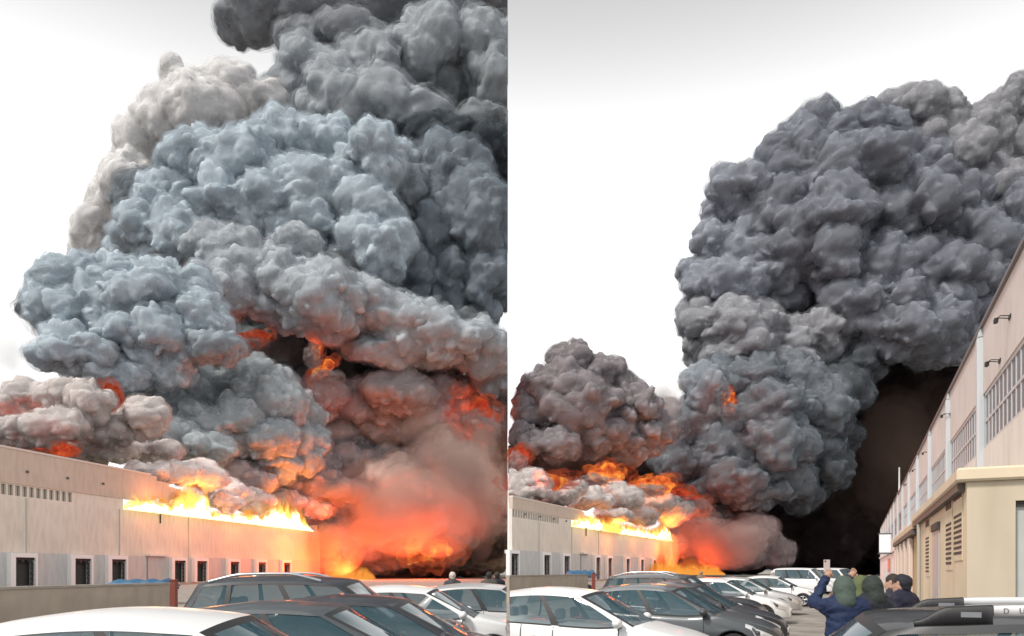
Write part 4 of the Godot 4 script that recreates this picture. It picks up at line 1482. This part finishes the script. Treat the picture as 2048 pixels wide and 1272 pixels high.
	puff(520, 885, 80, 48, 6)
	puff(590, 835, 58, 55)
	puff(330, 872, 70, 42, 14)
	puff(600, 895, 60, 48, 2)
	puff(540, 930, 60, 35, 4)
	puff(400, 900, 70, 32, 14)
	puff(250, 880, 60, 32, 26)
	puff(500, 720, 130, 55, -30, 0.5)  # this filler and the next dimmed in tone: painted shade of the hollow
	puff(650, 765, 90, 60, -28, 0.46)
	smoke("mauve grey smoke billows at the far end of the warehouse roof", Color(0.42, 0.38, 0.39), 165, 0.8, 0.6)
	puff(720, 805, 70, 46, 8, 0.9)
	puff(800, 785, 75, 46, 8, 0.85)
	puff(875, 775, 65, 44, 6, 0.8)
	puff(640, 800, 60, 44, 12, 0.85)
	puff(770, 760, 90, 50, -25, 0.35)  # pair of dark fillers, the shade of the hollow painted into their tone
	puff(700, 780, 70, 50, -25, 0.25)
	puff(640, 975, 90, 40, 10)
	puff(560, 975, 80, 35, 18)
	puff(740, 930, 80, 60)
	puff(480, 960, 70, 35, 30)
	puff(700, 865, 72, 60, 4)
	puff(765, 830, 70, 58)
	puff(835, 830, 80, 58)
	puff(690, 930, 70, 48, 6)
	puff(880, 800, 60, 45, -4, 0.7)
	puff(640, 930, 50, 40, 10)
	smoke("low pinkish smoke billows rolling along the left end of the roof", Color(0.53, 0.49, 0.48), 100, 0.9, 0.8)
	puff(60, 900, 80, 30, -4)
	puff(180, 905, 80, 30, -6)
	puff(290, 905, 70, 30, -10)
	puff(0, 870, 50, 40)
	puff(60, 800, 55, 38)
	puff(130, 790, 52, 38, 2)
	puff(182, 800, 42, 42, 3)
	puff(18, 815, 40, 36, 2)
	puff(110, 855, 70, 34, 6)
	puff(35, 862, 55, 30, 6)
	puff(222, 860, 48, 36, 1)
	puff(285, 835, 52, 42, -2)
	smoke("glowing orange smoke rolling off the burning gable end", Color(0.6, 0.5, 0.46), 168, 0.8, 0.45)
	puff(730, 1118, 60, 26, -8, 0.6)
	puff(720, 1142, 80, 14, -4, 0.3)
	puff(820, 1142, 80, 14, -4, 0.3)
	puff(900, 1140, 80, 14, -4, 0.2)
	puff(820, 1128, 70, 24, -12, 0.4)
	puff(815, 890, 70, 55, -14, 0.5)
	puff(665, 1130, 40, 50, -6, 0.6)
	puff(900, 820, 100, 70, -14, 0.35)
	puff(975, 800, 70, 70, -14, 0.35)
	puff(985, 900, 60, 90, -6, 0.7)
	puff(640, 1040, 60, 60, -4)
	puff(700, 1010, 80, 75)
	puff(800, 985, 95, 85, 2)
	puff(750, 1085, 95, 60, 6)
	puff(870, 1050, 95, 80, 3)
	puff(900, 930, 85, 75)
	puff(975, 985, 60, 85)
	puff(970, 1060, 60, 60, -10, 0.3)
	smoke("white and pink smoke puff above the burning roof strip", Color(0.8, 0.72, 0.7), 109, 0.9, 0.8)
	puff(500, 1002, 50, 24, -20)
	puff(560, 1005, 50, 24, -34)
	puff(620, 1012, 46, 30, -44)
	puff(450, 1005, 34, 20, -4)
	puff(400, 955, 55, 30)
	puff(352, 945, 50, 26, 4)
	puff(300, 940, 45, 20, 9)
	puff(450, 985, 40, 25, -8)
	# right half
	smoke("tall cauliflower tower of dark grey smoke in the right half", Color(0.205, 0.22, 0.255), 225, 1.0, 1.0)
	puff(1650, 275, 80, 55)
	puff(1725, 270, 80, 50)
	puff(1590, 300, 65, 60)
	puff(1555, 350, 62, 58)
	puff(1630, 355, 90, 70, 5)
	puff(1720, 345, 90, 70, 6)
	puff(1795, 355, 80, 70, 3)
	puff(1490, 385, 66, 60, 0.0, 1.4)  # left flank made paler: light from the left painted into the tone
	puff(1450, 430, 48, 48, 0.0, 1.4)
	puff(1540, 430, 85, 70, 5)
	puff(1650, 440, 90, 70, 10)
	puff(1750, 435, 90, 75, 9)
	puff(1830, 430, 75, 80, 4)
	puff(1850, 355, 65, 55)
	puff(1905, 430, 70, 80)
	puff(1425, 485, 40, 42, 0.0, 1.4)  # paler again, painted light on the left flank, next puff too
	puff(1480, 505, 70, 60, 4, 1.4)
	puff(1570, 520, 80, 65, 8)
	puff(1660, 520, 80, 60, 11)
	puff(1400, 545, 42, 44, 0.0, 1.4)  # left flank pair, lightened in colour as if lit from the left
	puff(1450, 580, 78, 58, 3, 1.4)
	puff(1530, 590, 80, 50, 4)
	puff(1600, 640, 150, 120, -30, 0.15)  # very dark fill painting shade into the gaps of the tower
	smoke("rounded curl of slate smoke leaning right over the hall roof", Color(0.2, 0.215, 0.25), 212, 1.0, 1.0)
	puff(1820, 580, 130, 110, -14, 0.35)  # dark backing: shade between the lobes of the curl put into its tone
	puff(2000, 520, 70, 70, -16)
	puff(2045, 440, 50, 80, -18)
	puff(1985, 610, 60, 60, -14)
	puff(2040, 560, 50, 60, -14)
	puff(1950, 690, 60, 40, -10)
	puff(1740, 540, 80, 72)
	puff(1720, 610, 72, 58, 3)
	puff(1790, 590, 70, 58)
	puff(1830, 520, 80, 68, -4)
	puff(1800, 660, 75, 52, 2)
	puff(1880, 560, 80, 68, -5)
	puff(1935, 500, 80, 80, -10)
	puff(1850, 650, 80, 55, -4)
	puff(1915, 640, 70, 58, -8)
	puff(1965, 560, 60, 60, -12)
	puff(1870, 700, 60, 36, -5)
	smoke("paler smoke folds on the left flank of the dark tower", Color(0.31, 0.32, 0.35), 216, 0.9, 0.8)
	puff(1405, 640, 50, 50)
	puff(1450, 650, 80, 48, 3)
	puff(1520, 645, 70, 42, 2)
	puff(1410, 700, 46, 42)
	puff(1480, 700, 75, 48, 3)
	puff(1580, 685, 80, 52, 2)
	puff(1645, 670, 65, 50)
	puff(1560, 735, 70, 42, 2)
	smoke("dark lower column of smoke rising from the burning warehouse end", Color(0.17, 0.19, 0.215), 203, 0.9, 1.0)
	puff(1530, 870, 100, 110, -22, 0.35)  # dark backing, painted shade behind the lobes of the column
	puff(1690, 790, 50, 60, -6, 0.5)
	puff(1720, 735, 50, 50, -8, 0.5)
	puff(1680, 865, 46, 56, -6, 0.5)
	puff(1655, 935, 44, 50, -5, 0.55)
	puff(1600, 985, 50, 40, -4, 0.6)
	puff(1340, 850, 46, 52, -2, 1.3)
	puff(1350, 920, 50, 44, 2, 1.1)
	puff(1455, 765, 50, 55)
	puff(1510, 760, 60, 50, -4)
	puff(1600, 765, 72, 62)
	puff(1650, 805, 55, 62)
	puff(1560, 825, 78, 60, 3)
	puff(1485, 855, 72, 62, 3)
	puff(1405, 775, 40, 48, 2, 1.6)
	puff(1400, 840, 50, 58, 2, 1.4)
	puff(1425, 905, 58, 52, 3)
	puff(1540, 895, 82, 58, 4)
	puff(1630, 875, 58, 58)
	puff(1485, 950, 72, 50, 4)
	puff(1570, 950, 65, 46)
	puff(1420, 970, 52, 40, 4)
	puff(1520, 990, 60, 32, 2)
	smoke("brownish grey smoke crown above the dark tower", Color(0.29, 0.295, 0.32), 240, 0.8, 0.5)
	puff(1790, 265, 50, 40)
	puff(1950, 250, 46, 40)
	puff(1900, 215, 36, 30)
	puff(1800, 215, 48, 38)
	puff(1850, 212, 46, 38)
	puff(1880, 262, 58, 48)
	puff(1840, 295, 60, 48)
	puff(1930, 300, 50, 50)
	smoke("grey smoke rising at the right edge behind the hall roof", Color(0.27, 0.275, 0.3), 245, 0.9, 0.7)
	puff(2000, 235, 52, 44)
	puff(2040, 190, 36, 40)
	puff(1980, 295, 55, 55)
	puff(2035, 300, 50, 60)
	puff(1990, 380, 60, 66)
	puff(2040, 450, 50, 66)
	puff(1960, 340, 46, 46)
	smoke("rounded dark smoke bank over the left end of the right hand warehouse", Color(0.24, 0.22, 0.235), 165, 1.0, 0.9)
	puff(1170, 810, 110, 80, -8, 0.4)  # darkened backing puff paints shade between these lobes
	puff(1145, 722, 48, 40)
	puff(1120, 772, 58, 48, 2)
	puff(1205, 745, 44, 34)
	puff(1082, 775, 44, 40)
	puff(1180, 805, 62, 48, 3)
	puff(1240, 785, 42, 38)
	puff(1110, 835, 62, 48, 4)
	puff(1055, 825, 36, 46)
	puff(1240, 835, 58, 42, 3)
	puff(1285, 805, 40, 36)
	puff(1190, 872, 68, 36, 4)
	puff(1305, 860, 48, 38)
	puff(1100, 890, 58, 32, 6)
	puff(1270, 890, 58, 32, 2)
	puff(1050, 880, 30, 36, 6)
	smoke("pale grey smoke rolling off the burning roof edge in the right half", Color(0.5, 0.46, 0.45), 150, 0.9, 0.7)
	puff(1050, 985, 50, 20, 36)
	puff(1105, 992, 48, 20, 26)
	puff(1030, 968, 40, 26, 34)
	puff(1265, 1030, 55, 20, -4)
	puff(1225, 1028, 40, 16, 8)
	puff(1180, 1002, 45, 24, 14)
	puff(1240, 992, 50, 27, 6)
	puff(1300, 1005, 45, 26, -14)
	puff(1350, 1020, 42, 28, -30)
	puff(1130, 978, 45, 22, 22)
	puff(1065, 962, 40, 22, 34)
	smoke("dim red smoke at the burning far end of the right hand warehouse", Color(0.3, 0.24, 0.24), 205, 0.8, 0.5)
	puff(1368, 1070, 44, 44, -10)
	puff(1372, 1120, 44, 30, -10)
	puff(1405, 1045, 48, 34)
	puff(1455, 1045, 58, 40)
	puff(1505, 1065, 48, 40)
	puff(1400, 1100, 58, 36, -4)
	puff(1470, 1110, 60, 30, -4)
	puff(1540, 1105, 48, 36, -8)
	smoke("black smoke hanging below the tower beside the hall", Color(0.026, 0.019, 0.018), 262, 0.7, 0.4)
	puff(1500, 1120, 90, 30, -30, 2.0)
	puff(1590, 1115, 70, 34, -20, 1.5)
	puff(1430, 1128, 70, 24, -40, 3.0)
	puff(1930, 740, 70, 70)
	puff(1890, 820, 70, 70)
	puff(1850, 900, 70, 80)
	puff(1800, 1000, 70, 80)
	puff(1780, 1080, 70, 70)
	puff(1500, 1060, 90, 70, -20)
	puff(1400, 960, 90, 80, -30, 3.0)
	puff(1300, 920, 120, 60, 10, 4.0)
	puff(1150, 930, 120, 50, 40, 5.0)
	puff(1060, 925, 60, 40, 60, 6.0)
	puff(1700, 800, 100, 100)
	puff(1770, 760, 95, 85)
	puff(1690, 950, 115, 100)
	puff(1790, 900, 85, 95)
	puff(1640, 1060, 105, 80)
	puff(1740, 1060, 80, 90)
	puff(1850, 790, 75, 65)
	puff(1590, 1000, 80, 90)
	smoke("beige ground smoke low at the seam behind the onlookers in the left half", Color(0.42, 0.36, 0.27), 185, 0.8, 0.5)
	puff(960, 1120, 60, 34)
	puff(985, 1075, 40, 34, -6, 0.12)
	puff(890, 1135, 60, 22, -6, 0.25)
	haze_bank("soft orange haze rolling out in front of the burning gable end", 800, 1030, 142.0, 170, 110, 110, 16, 0.45, Color(0.9, 0.74, 0.66), 3)
	haze_bank("orange haze veiling the far corner of the left half warehouse", 655, 1085, 139.0, 70, 75, 60, 8, 0.3, Color(0.9, 0.72, 0.62), 33)
	haze_bank("salmon haze drifting to the seam low in the left half", 955, 1040, 152.0, 60, 110, 80, 10, 0.3, Color(0.88, 0.7, 0.64), 34)
	haze_bank("orange haze veiling the far corner of the right half warehouse", 1338, 1095, 178.0, 50, 55, 50, 8, 0.3, Color(0.9, 0.72, 0.62), 35)
	haze_bank("soft salmon haze at the seam right of the burning gable end", 915, 960, 150.0, 100, 150, 100, 14, 0.35, Color(0.85, 0.68, 0.62), 4)
	haze_bank("thin beige smoke haze over the shoulder of the great head", 420, 215, 192.0, 120, 55, 60, 10, 0.35, Color(0.94, 0.89, 0.86), 5)
	haze_bank("thin beige smoke haze beside the great head", 285, 320, 192.0, 75, 95, 60, 10, 0.35, Color(0.94, 0.89, 0.86), 15, 0.3)
	haze_bank("thin beige smoke haze trailing down left of the great head", 205, 450, 192.0, 55, 80, 50, 10, 0.3, Color(0.94, 0.89, 0.86), 25, 0.3)
	haze_bank("pale haze at the left edge above the warehouse", 16, 710, 118.0, 60, 110, 80, 12, 0.13, Color(1.0, 0.95, 0.93), 6)
	haze_bank("brown haze leaning up beside the hall roof", 1800, 900, 225.0, 150, 170, 90, 12, 0.16, Color(0.3, 0.2, 0.16), 7, 0.8)
	haze_bank("pale haze in the gap between the left smoke bank and the dark tower", 1325, 790, 185.0, 55, 80, 60, 8, 0.35, Color(0.94, 0.9, 0.88), 9)
	haze_bank("reddish haze over the fire at the far end of the right hand warehouse", 1440, 1090, 190.0, 130, 70, 90, 10, 0.45, Color(0.7, 0.55, 0.52), 8)
	# thin smoke drawn across the glowing gaps
	smoke("thin grey smoke drawn across the glowing gap under the front roll", Color(0.22, 0.2, 0.2), 140, 1.0, 1.0)
	wisp(655, 755, 34, 18, 0, 0.22, 3)
	wisp(625, 715, 18, 26, 0, 0.2, 3)
	wisp(480, 690, 50, 16, 0, 0.22, 3)
	smoke("thin smoke drawn across the red flame at the seam of the left half", Color(0.4, 0.34, 0.33), 156, 1.0, 1.0)
	wisp(955, 850, 50, 34, 0, 0.22, 4)
	smoke("thin smoke drawn across the fireballs over the right half roof", Color(0.26, 0.23, 0.23), 140, 1.0, 1.0)
	wisp(1190, 962, 40, 12, 0, 0.24, 3)
	wisp(1295, 980, 40, 12, -12, 0.24, 3)
	wisp(1385, 1015, 44, 18, -40, 0.24, 3)
	wisp(1035, 925, 20, 20, 24, 0.24, 3)
	smoke("thin smoke drawn across the small flame in the dark column", Color(0.2, 0.21, 0.23), 183, 1.0, 1.0)
	wisp(1465, 825, 26, 20, 0, 0.25, 4)
	wisp(1445, 785, 16, 22, 0, 0.25, 3)

# a bank of soft smoke: many overlapping ellipsoids of thin mist inside one region
func haze_bank(label: String, px: float, py: float, depth: float, rx: float, ry: float, rz: float, count: int, thick: float, c: Color, seed_: int, slant := 0.0) -> void:
	var o := thing("smoke_haze", label, "smoke", at(px, py, depth))
	var rng := RandomNumberGenerator.new()
	rng.seed = seed_
	var k := depth / 1500.0
	var m := {}
	for i in count:
		var d := Vector3(rng.randfn(), rng.randfn(), rng.randfn()).normalized() * pow(rng.randf(), 0.6)
		var sz := rng.randf_range(0.3, 0.62)
		var p := Vector3(d.x * rx, d.y * ry, d.z * rz) * k * (1.0 - sz * 0.75)
		p.x += p.y * slant
		var r := Vector3(rx * rng.randf_range(0.8, 1.25), ry * rng.randf_range(0.8, 1.25), rz) * k * sz
		# stay on its own side of the seam
		var room := absf(o.position.x + p.x) - 0.05
		r.x = minf(r.x, maxf(room, 0.3))
		var f := FogVolume.new()
		f.shape = RenderingServer.FOG_VOLUME_SHAPE_ELLIPSOID
		f.size = r * 2.0
		f.position = p
		var step := int(rng.randf_range(0, 3))
		if not m.has(step):
			var fm := FogMaterial.new()
			fm.density = thick / (rz * k) * [0.6, 1.0, 1.4][step]
			fm.albedo = lin(c.r, c.g, c.b)
			m[step] = fm
		f.material = m[step]
		f.name = "haze_puff" if i == 0 else "haze_puff_%03d" % i
		f.rotation.z = rng.randf_range(-0.5, 0.5)
		o.add_child(f, true)

# ------------------------------------------------------------------ flames, each with its own light
func glow_mat(c: Color, power: float, alpha := 1.0, tex := 0) -> StandardMaterial3D:
	var key := "glow%s %f %f %d" % [c, power, alpha, tex]
	if cache.has(key): return cache[key]
	var m := StandardMaterial3D.new()
	m.albedo_color = Color(0.02, 0.015, 0.01, alpha)
	m.roughness = 1.0
	m.specular_mode = BaseMaterial3D.SPECULAR_DISABLED
	m.emission_enabled = true
	m.emission = lin(c.r, c.g, c.b)
	m.emission_energy_multiplier = power
	if alpha < 1.0: m.transparency = BaseMaterial3D.TRANSPARENCY_ALPHA
	cache[key] = m
	return m

const FIRE := [[[1.0, 0.84, 0.42], 2.6, 1.0], [[1.0, 0.66, 0.13], 1.7, 0.85], [[1.0, 0.4, 0.06], 1.1, 0.6], [[0.95, 0.2, 0.04], 0.8, 0.4], [[0.6, 0.1, 0.04], 0.6, 0.24]]

func fire_mat(k: int) -> StandardMaterial3D:
	var f: Array = FIRE[k]
	var m := glow_mat(Color(f[0][0], f[0][1], f[0][2]), f[1], 0.99)
	m.vertex_color_use_as_albedo = true
	return m

func flame_light(o: Node3D, energy: float, where: Vector3, size: float, deep_red := false) -> void:
	if energy <= 0: return
	var l := OmniLight3D.new()
	l.name = "flame_light"
	l.light_color = Color(1.0, 0.36, 0.16) if deep_red else Color(1.0, 0.55, 0.22)
	l.light_energy = energy
	l.light_size = size
	l.omni_range = 120.0
	l.omni_attenuation = 2.0
	l.shadow_enabled = true
	l.position = where
	o.add_child(l)

var flames := 0
# a torn sheet of flame standing on the line from a to b; tops gives the height along it as [[share, metres], ...]
func fire_sheet(label: String, a: Vector3, b: Vector3, tops: Array, first: int, last: int, light: float, lean := 0.0, group := "") -> void:
	flames += 1
	var mid := (a + b) / 2
	var o := thing("flame", label, "fire", mid, 0.0, group)
	var out := Vector3.UP.cross((b - a) * Vector3(1, 0, 1)).normalized()
	if out.z < 0: out = -out
	var f := FastNoiseLite.new()
	f.seed = 900 + flames
	f.fractal_octaves = 3
	f.frequency = 0.55
	var ln := a.distance_to(b)
	var hot := 0.0
	for p in tops: hot = maxf(hot, p[1])
	for k in range(first, last + 1):
		var q := k - first
		var grow := 0.62 + 0.12 * q
		var st := new_st()
		st.set_smooth_group(0)
		var nu := int(clampf(ln * 4.0, 16, 130))
		var nv := 9
		var rows := []
		var cols := []
		for i in nu + 1:
			var s := float(i) / nu
			var e := minf(1.0, 7.0 * minf(s, 1.0 - s) + 0.1)
			var h := curve(tops, s) * grow * e
			h *= 1.0 + (0.5 if q == 0 else 0.65) * f.get_noise_2d(s * ln * 0.36, q * 1.0 + 3.0) + (0.06 if q == 0 else 0.2) * f.get_noise_2d(s * ln * 2.0, q * 5.0)
			h = maxf(h, 0.15)
			var ring := []
			var cr := []
			for side in 2:
				for j in nv + 1:
					var t := float(j) / nv if side == 0 else 1.0 - float(j) / nv
					var th := (0.75 - 0.1 * q) * pow(1.0 - t * t, 0.5) * (1.0 if side == 0 else -1.0)
					var wave := f.get_noise_3d(s * ln * 1.2, t * h * 1.3, q * 4.0)
					var p := a.lerp(b, s) - mid + Vector3(0, h * t + 0.05 * q, 0) + out * (th + 0.3 * wave * t) + (b - a).normalized() * (wave * 0.7 * t + lean * t * h)
					ring.append(p)
					var rip := f.get_noise_3d(s * ln * 3.0, t * h * 1.6, 20.0 + q * 3.0)
					cr.append(clampf(FIRE[k][2] * (1.0 - smoothstep(0.62 if q == 0 else 0.5, 1.0, t)) * (1.0 if q == 0 else smoothstep(0.0, 0.4, t)) * smoothstep(-0.7, 0.0, rip + 0.7 * (1 - t)), 0, 1))
			rows.append(ring)
			cols.append(cr)
		var n: int = rows[0].size()
		for i in nu:
			for j in n - 1:
				for v in [[i, j + 1], [i + 1, j + 1], [i + 1, j], [i, j + 1], [i + 1, j], [i, j]]:
					st.set_color(Color(1, 1, 1, cols[v[0]][v[1]]))
					st.add_vertex(rows[v[0]][v[1]])
		st.index()
		obj(["flame_core", "flame_mantle", "flame_edge", "flame_fringe", "flame_glow"][k], done(st), fire_mat(k), o)
	flame_light(o, light, out * 1.6 + Vector3(0, hot * 0.4, 0), minf(hot * 0.4, 1.5), first >= 2)

# mottled fire: bright tongues between darker ones
func ball_mat(first: int, size: float) -> StandardMaterial3D:
	var key := "ball%d %d" % [first, int(size * 2)]
	if cache.has(key): return cache[key]
	var m := StandardMaterial3D.new()
	m.albedo_color = Color(0.02, 0.015, 0.01)
	m.roughness = 1.0
	m.specular_mode = BaseMaterial3D.SPECULAR_DISABLED
	m.emission_enabled = true
	m.emission = Color.WHITE
	m.emission_operator = BaseMaterial3D.EMISSION_OP_MULTIPLY
	m.emission_energy_multiplier = [1.5, 1.3, 1.0, 0.75, 0.4][first]
	var t := noise_tex(61 + first, 0.008, Color.BLACK, Color.WHITE, 256, FastNoiseLite.TYPE_SIMPLEX_SMOOTH, 2)
	var gr := Gradient.new()
	gr.set_color(0, lin(0.12, 0.012, 0.008))
	gr.set_color(1, lin(1.0, 0.62, 0.14) if first < 3 else lin(1.0, 0.2, 0.06))
	gr.add_point(0.5, lin(0.85, 0.13, 0.03) if first < 3 else lin(0.6, 0.05, 0.025))
	gr.add_point(0.72, lin(1.0, 0.36, 0.05) if first < 3 else lin(0.85, 0.1, 0.03))
	t.color_ramp = gr
	m.emission_texture = t
	m.uv1_triplanar = true
	m.uv1_scale = Vector3.ONE * (0.55 / size)
	cache[key] = m
	return m

# a rolling ball of fire inside the smoke
func fire_ball(label: String, px: float, py: float, depth: float, rx: float, ry: float, first: int, light: float, group := "", tilt := 0.0) -> void:
	flames += 1
	var o := thing("flame", label, "fire", at(px, py, depth), 0.0, group)
	o.rotation.z = tilt
	var k := depth / 1500.0
	var r := Vector3(rx, ry, (rx + ry) * 0.4) * k
	var g := billow_points(Vector3.ZERO, r * 0.85, 700 + flames * 9, 20, 0.0, 1.0, 0.9)
	obj("flame_core", closed_mesh(g[0], g[1], 0.0, flames * 9), ball_mat(first, (r.x + r.y) * 0.5), o)
	g = billow_points(Vector3.ZERO, r * 1.1, 701 + flames * 9, 16, 0.0, 1.0, 0.9)
	obj("flame_fringe", closed_mesh(g[0], g[1], 0.0, flames * 9 + 1, 0.5, (r.x + r.y) * 0.5), fire_mat(mini(first + 2, 4)), o)
	g = billow_points(Vector3.ZERO, r * 1.3, 702 + flames * 9, 14, 0.0, 1.0, 0.9)
	obj("flame_glow", closed_mesh(g[0], g[1], 0.0, flames * 9 + 2, 0.3, (r.x + r.y) * 0.5), fire_mat(4), o)
	flame_light(o, light, Vector3(0, 0, (rx + ry) * 0.4 * k + 1.0), (rx + ry) * 0.2 * k, first >= 2)

func build_flames() -> void:
	var g := "flames along the left half roof strip"
	var wa := along(0.189, -65.0)
	var wb := along(0.469, -47.7)
	var ua := func(p: float, y: float) -> Vector3: return wa * Vector3(97500.0 / (1300.0 - p) / 0.983, y, 0.35)
	var ub := func(p: float, y: float) -> Vector3: return wb * Vector3(71550.0 / (1720.0 - p) / 0.9054, y, 0.35)
	# left half: the burning strip
	fire_sheet("white hot flame filling the left end of the left half roof strip", ua.call(248, 9.2), ua.call(338, 9.2), [[0, 2.7], [0.5, 2.3], [1, 2.8]], 0, 2, 15, 0, g)
	fire_sheet("big white and yellow flame leaping above the left half roof strip", ua.call(325, 9.15), ua.call(418, 9.15), [[0, 2.6], [0.3, 4.4], [0.5, 5.4], [0.75, 5.2], [1, 2.2]], 0, 4, 55, 0.12, g)
	fire_sheet("thin yellow flame between the two big flames on the left half roof strip", ua.call(405, 9.15), ua.call(520, 9.15), [[0, 2.0], [0.3, 1.6], [0.6, 2.4], [1, 2.8]], 0, 3, 25, 0.1, g)
	fire_sheet("white flame rising to a peak at the far end of the left half roof strip", ua.call(505, 9.1), ua.call(618, 9.1), [[0, 2.8], [0.35, 4.8], [0.62, 6.4], [0.8, 3.4], [1, 1.6]], 0, 4, 200, 0.1, g)
	fire_sheet("orange flames pouring round the far corner of the left half warehouse", at(640, 1168, 141), at(760, 1168, 139), [[0, 3.5], [0.3, 6.5], [0.7, 5.0], [1, 2.0]], 2, 4, 700, 0.0)
	fire_ball("orange fire added low right of the burning gable to light the haze", 850, 1105, 150.0, 60, 26, 2, 700)  # added fire, put in so its light turns the haze orange
	fire_ball("bright orange flame streak glowing in the gap under the front smoke roll", 646, 738, 146.0, 30, 13, 2, 10, "", 0.75)
	fire_ball("small orange flame at the top of the gap under the front smoke roll", 634, 700, 147.0, 11, 20, 2, 4)
	fire_ball("dim red flame glowing left of the gap under the front smoke roll", 490, 682, 143.0, 48, 13, 4, 4, "", 0.3)
	fire_ball("dark red flame between the rounded bank and the low billows", 222, 800, 106.0, 18, 34, 4, 10)
	fire_ball("red orange flame behind the low billows at the left edge", 50, 880, 99.0, 60, 14, 3, 14)
	fire_ball("red flame above the roof edge beside the low billows", 130, 900, 88.0, 26, 14, 3, 10)
	fire_ball("orange red flame at the right edge of the left half under the smoke", 955, 838, 166.0, 34, 40, 3, 60)
	# right half
	g = "flames along the right half roof strip"
	fire_sheet("yellow flame at the left end of the right half roof strip", ub.call(1143, 8.95), ub.call(1200, 8.95), [[0, 2.6], [0.5, 2.8], [1, 3.2]], 0, 2, 15, 0, g)
	fire_sheet("tall orange and yellow flame above the right half roof strip", ub.call(1190, 8.9), ub.call(1238, 8.9), [[0, 2.4], [0.4, 4.4], [0.7, 3.8], [1, 2.0]], 1, 4, 90, 0.2, g)
	fire_sheet("long thin yellow flame in the middle of the right half roof strip", ub.call(1228, 8.9), ub.call(1300, 8.9), [[0, 2.6], [0.4, 2.6], [1, 2.6]], 0, 3, 25, 0, g)
	fire_sheet("white flame leaning right at the far end of the right half roof strip", ub.call(1290, 8.9), ub.call(1338, 8.9), [[0, 2.4], [0.4, 3.4], [0.75, 4.8], [1, 1.8]], 0, 4, 150, 0.3, g)
	fire_sheet("orange fire spilling down the far wall of the right half warehouse", ub.call(1290, 1.0) + Vector3(0.8, 0, 1), ub.call(1350, 1.0) + Vector3(0.8, 0, 1), [[0, 2.5], [0.5, 6.0], [1, 3.5]], 2, 4, 300, 0.0)
	fire_sheet("red orange fire at ground level beyond the parked cars", at(1345, 1150, 190), at(1450, 1150, 190), [[0, 4.0], [0.4, 5.5], [1, 2.5]], 2, 4, 260, 0)
	g = "flames among the low smoke of the right half"
	fire_ball("bright orange fireball above the right half roof, left one of two", 1212, 948, 150.0, 40, 18, 1, 90, g)
	fire_ball("bright orange fireball above the right half roof, right one of two", 1312, 968, 160.0, 42, 16, 1, 90, g)
	fire_ball("orange flame low over the roof at the left of the right half", 1080, 962, 117.0, 66, 13, 2, 60, g)
	fire_ball("red flame at the very left of the right half", 1040, 912, 122.0, 20, 20, 3, 60, g)
	fire_ball("dark red flame between the fireballs and the dark column", 1375, 1003, 192.0, 44, 22, 3, 50, g, -0.5)
	fire_ball("small orange flame licking out of the dark column", 1458, 803, 190.0, 11, 26, 2, 40)
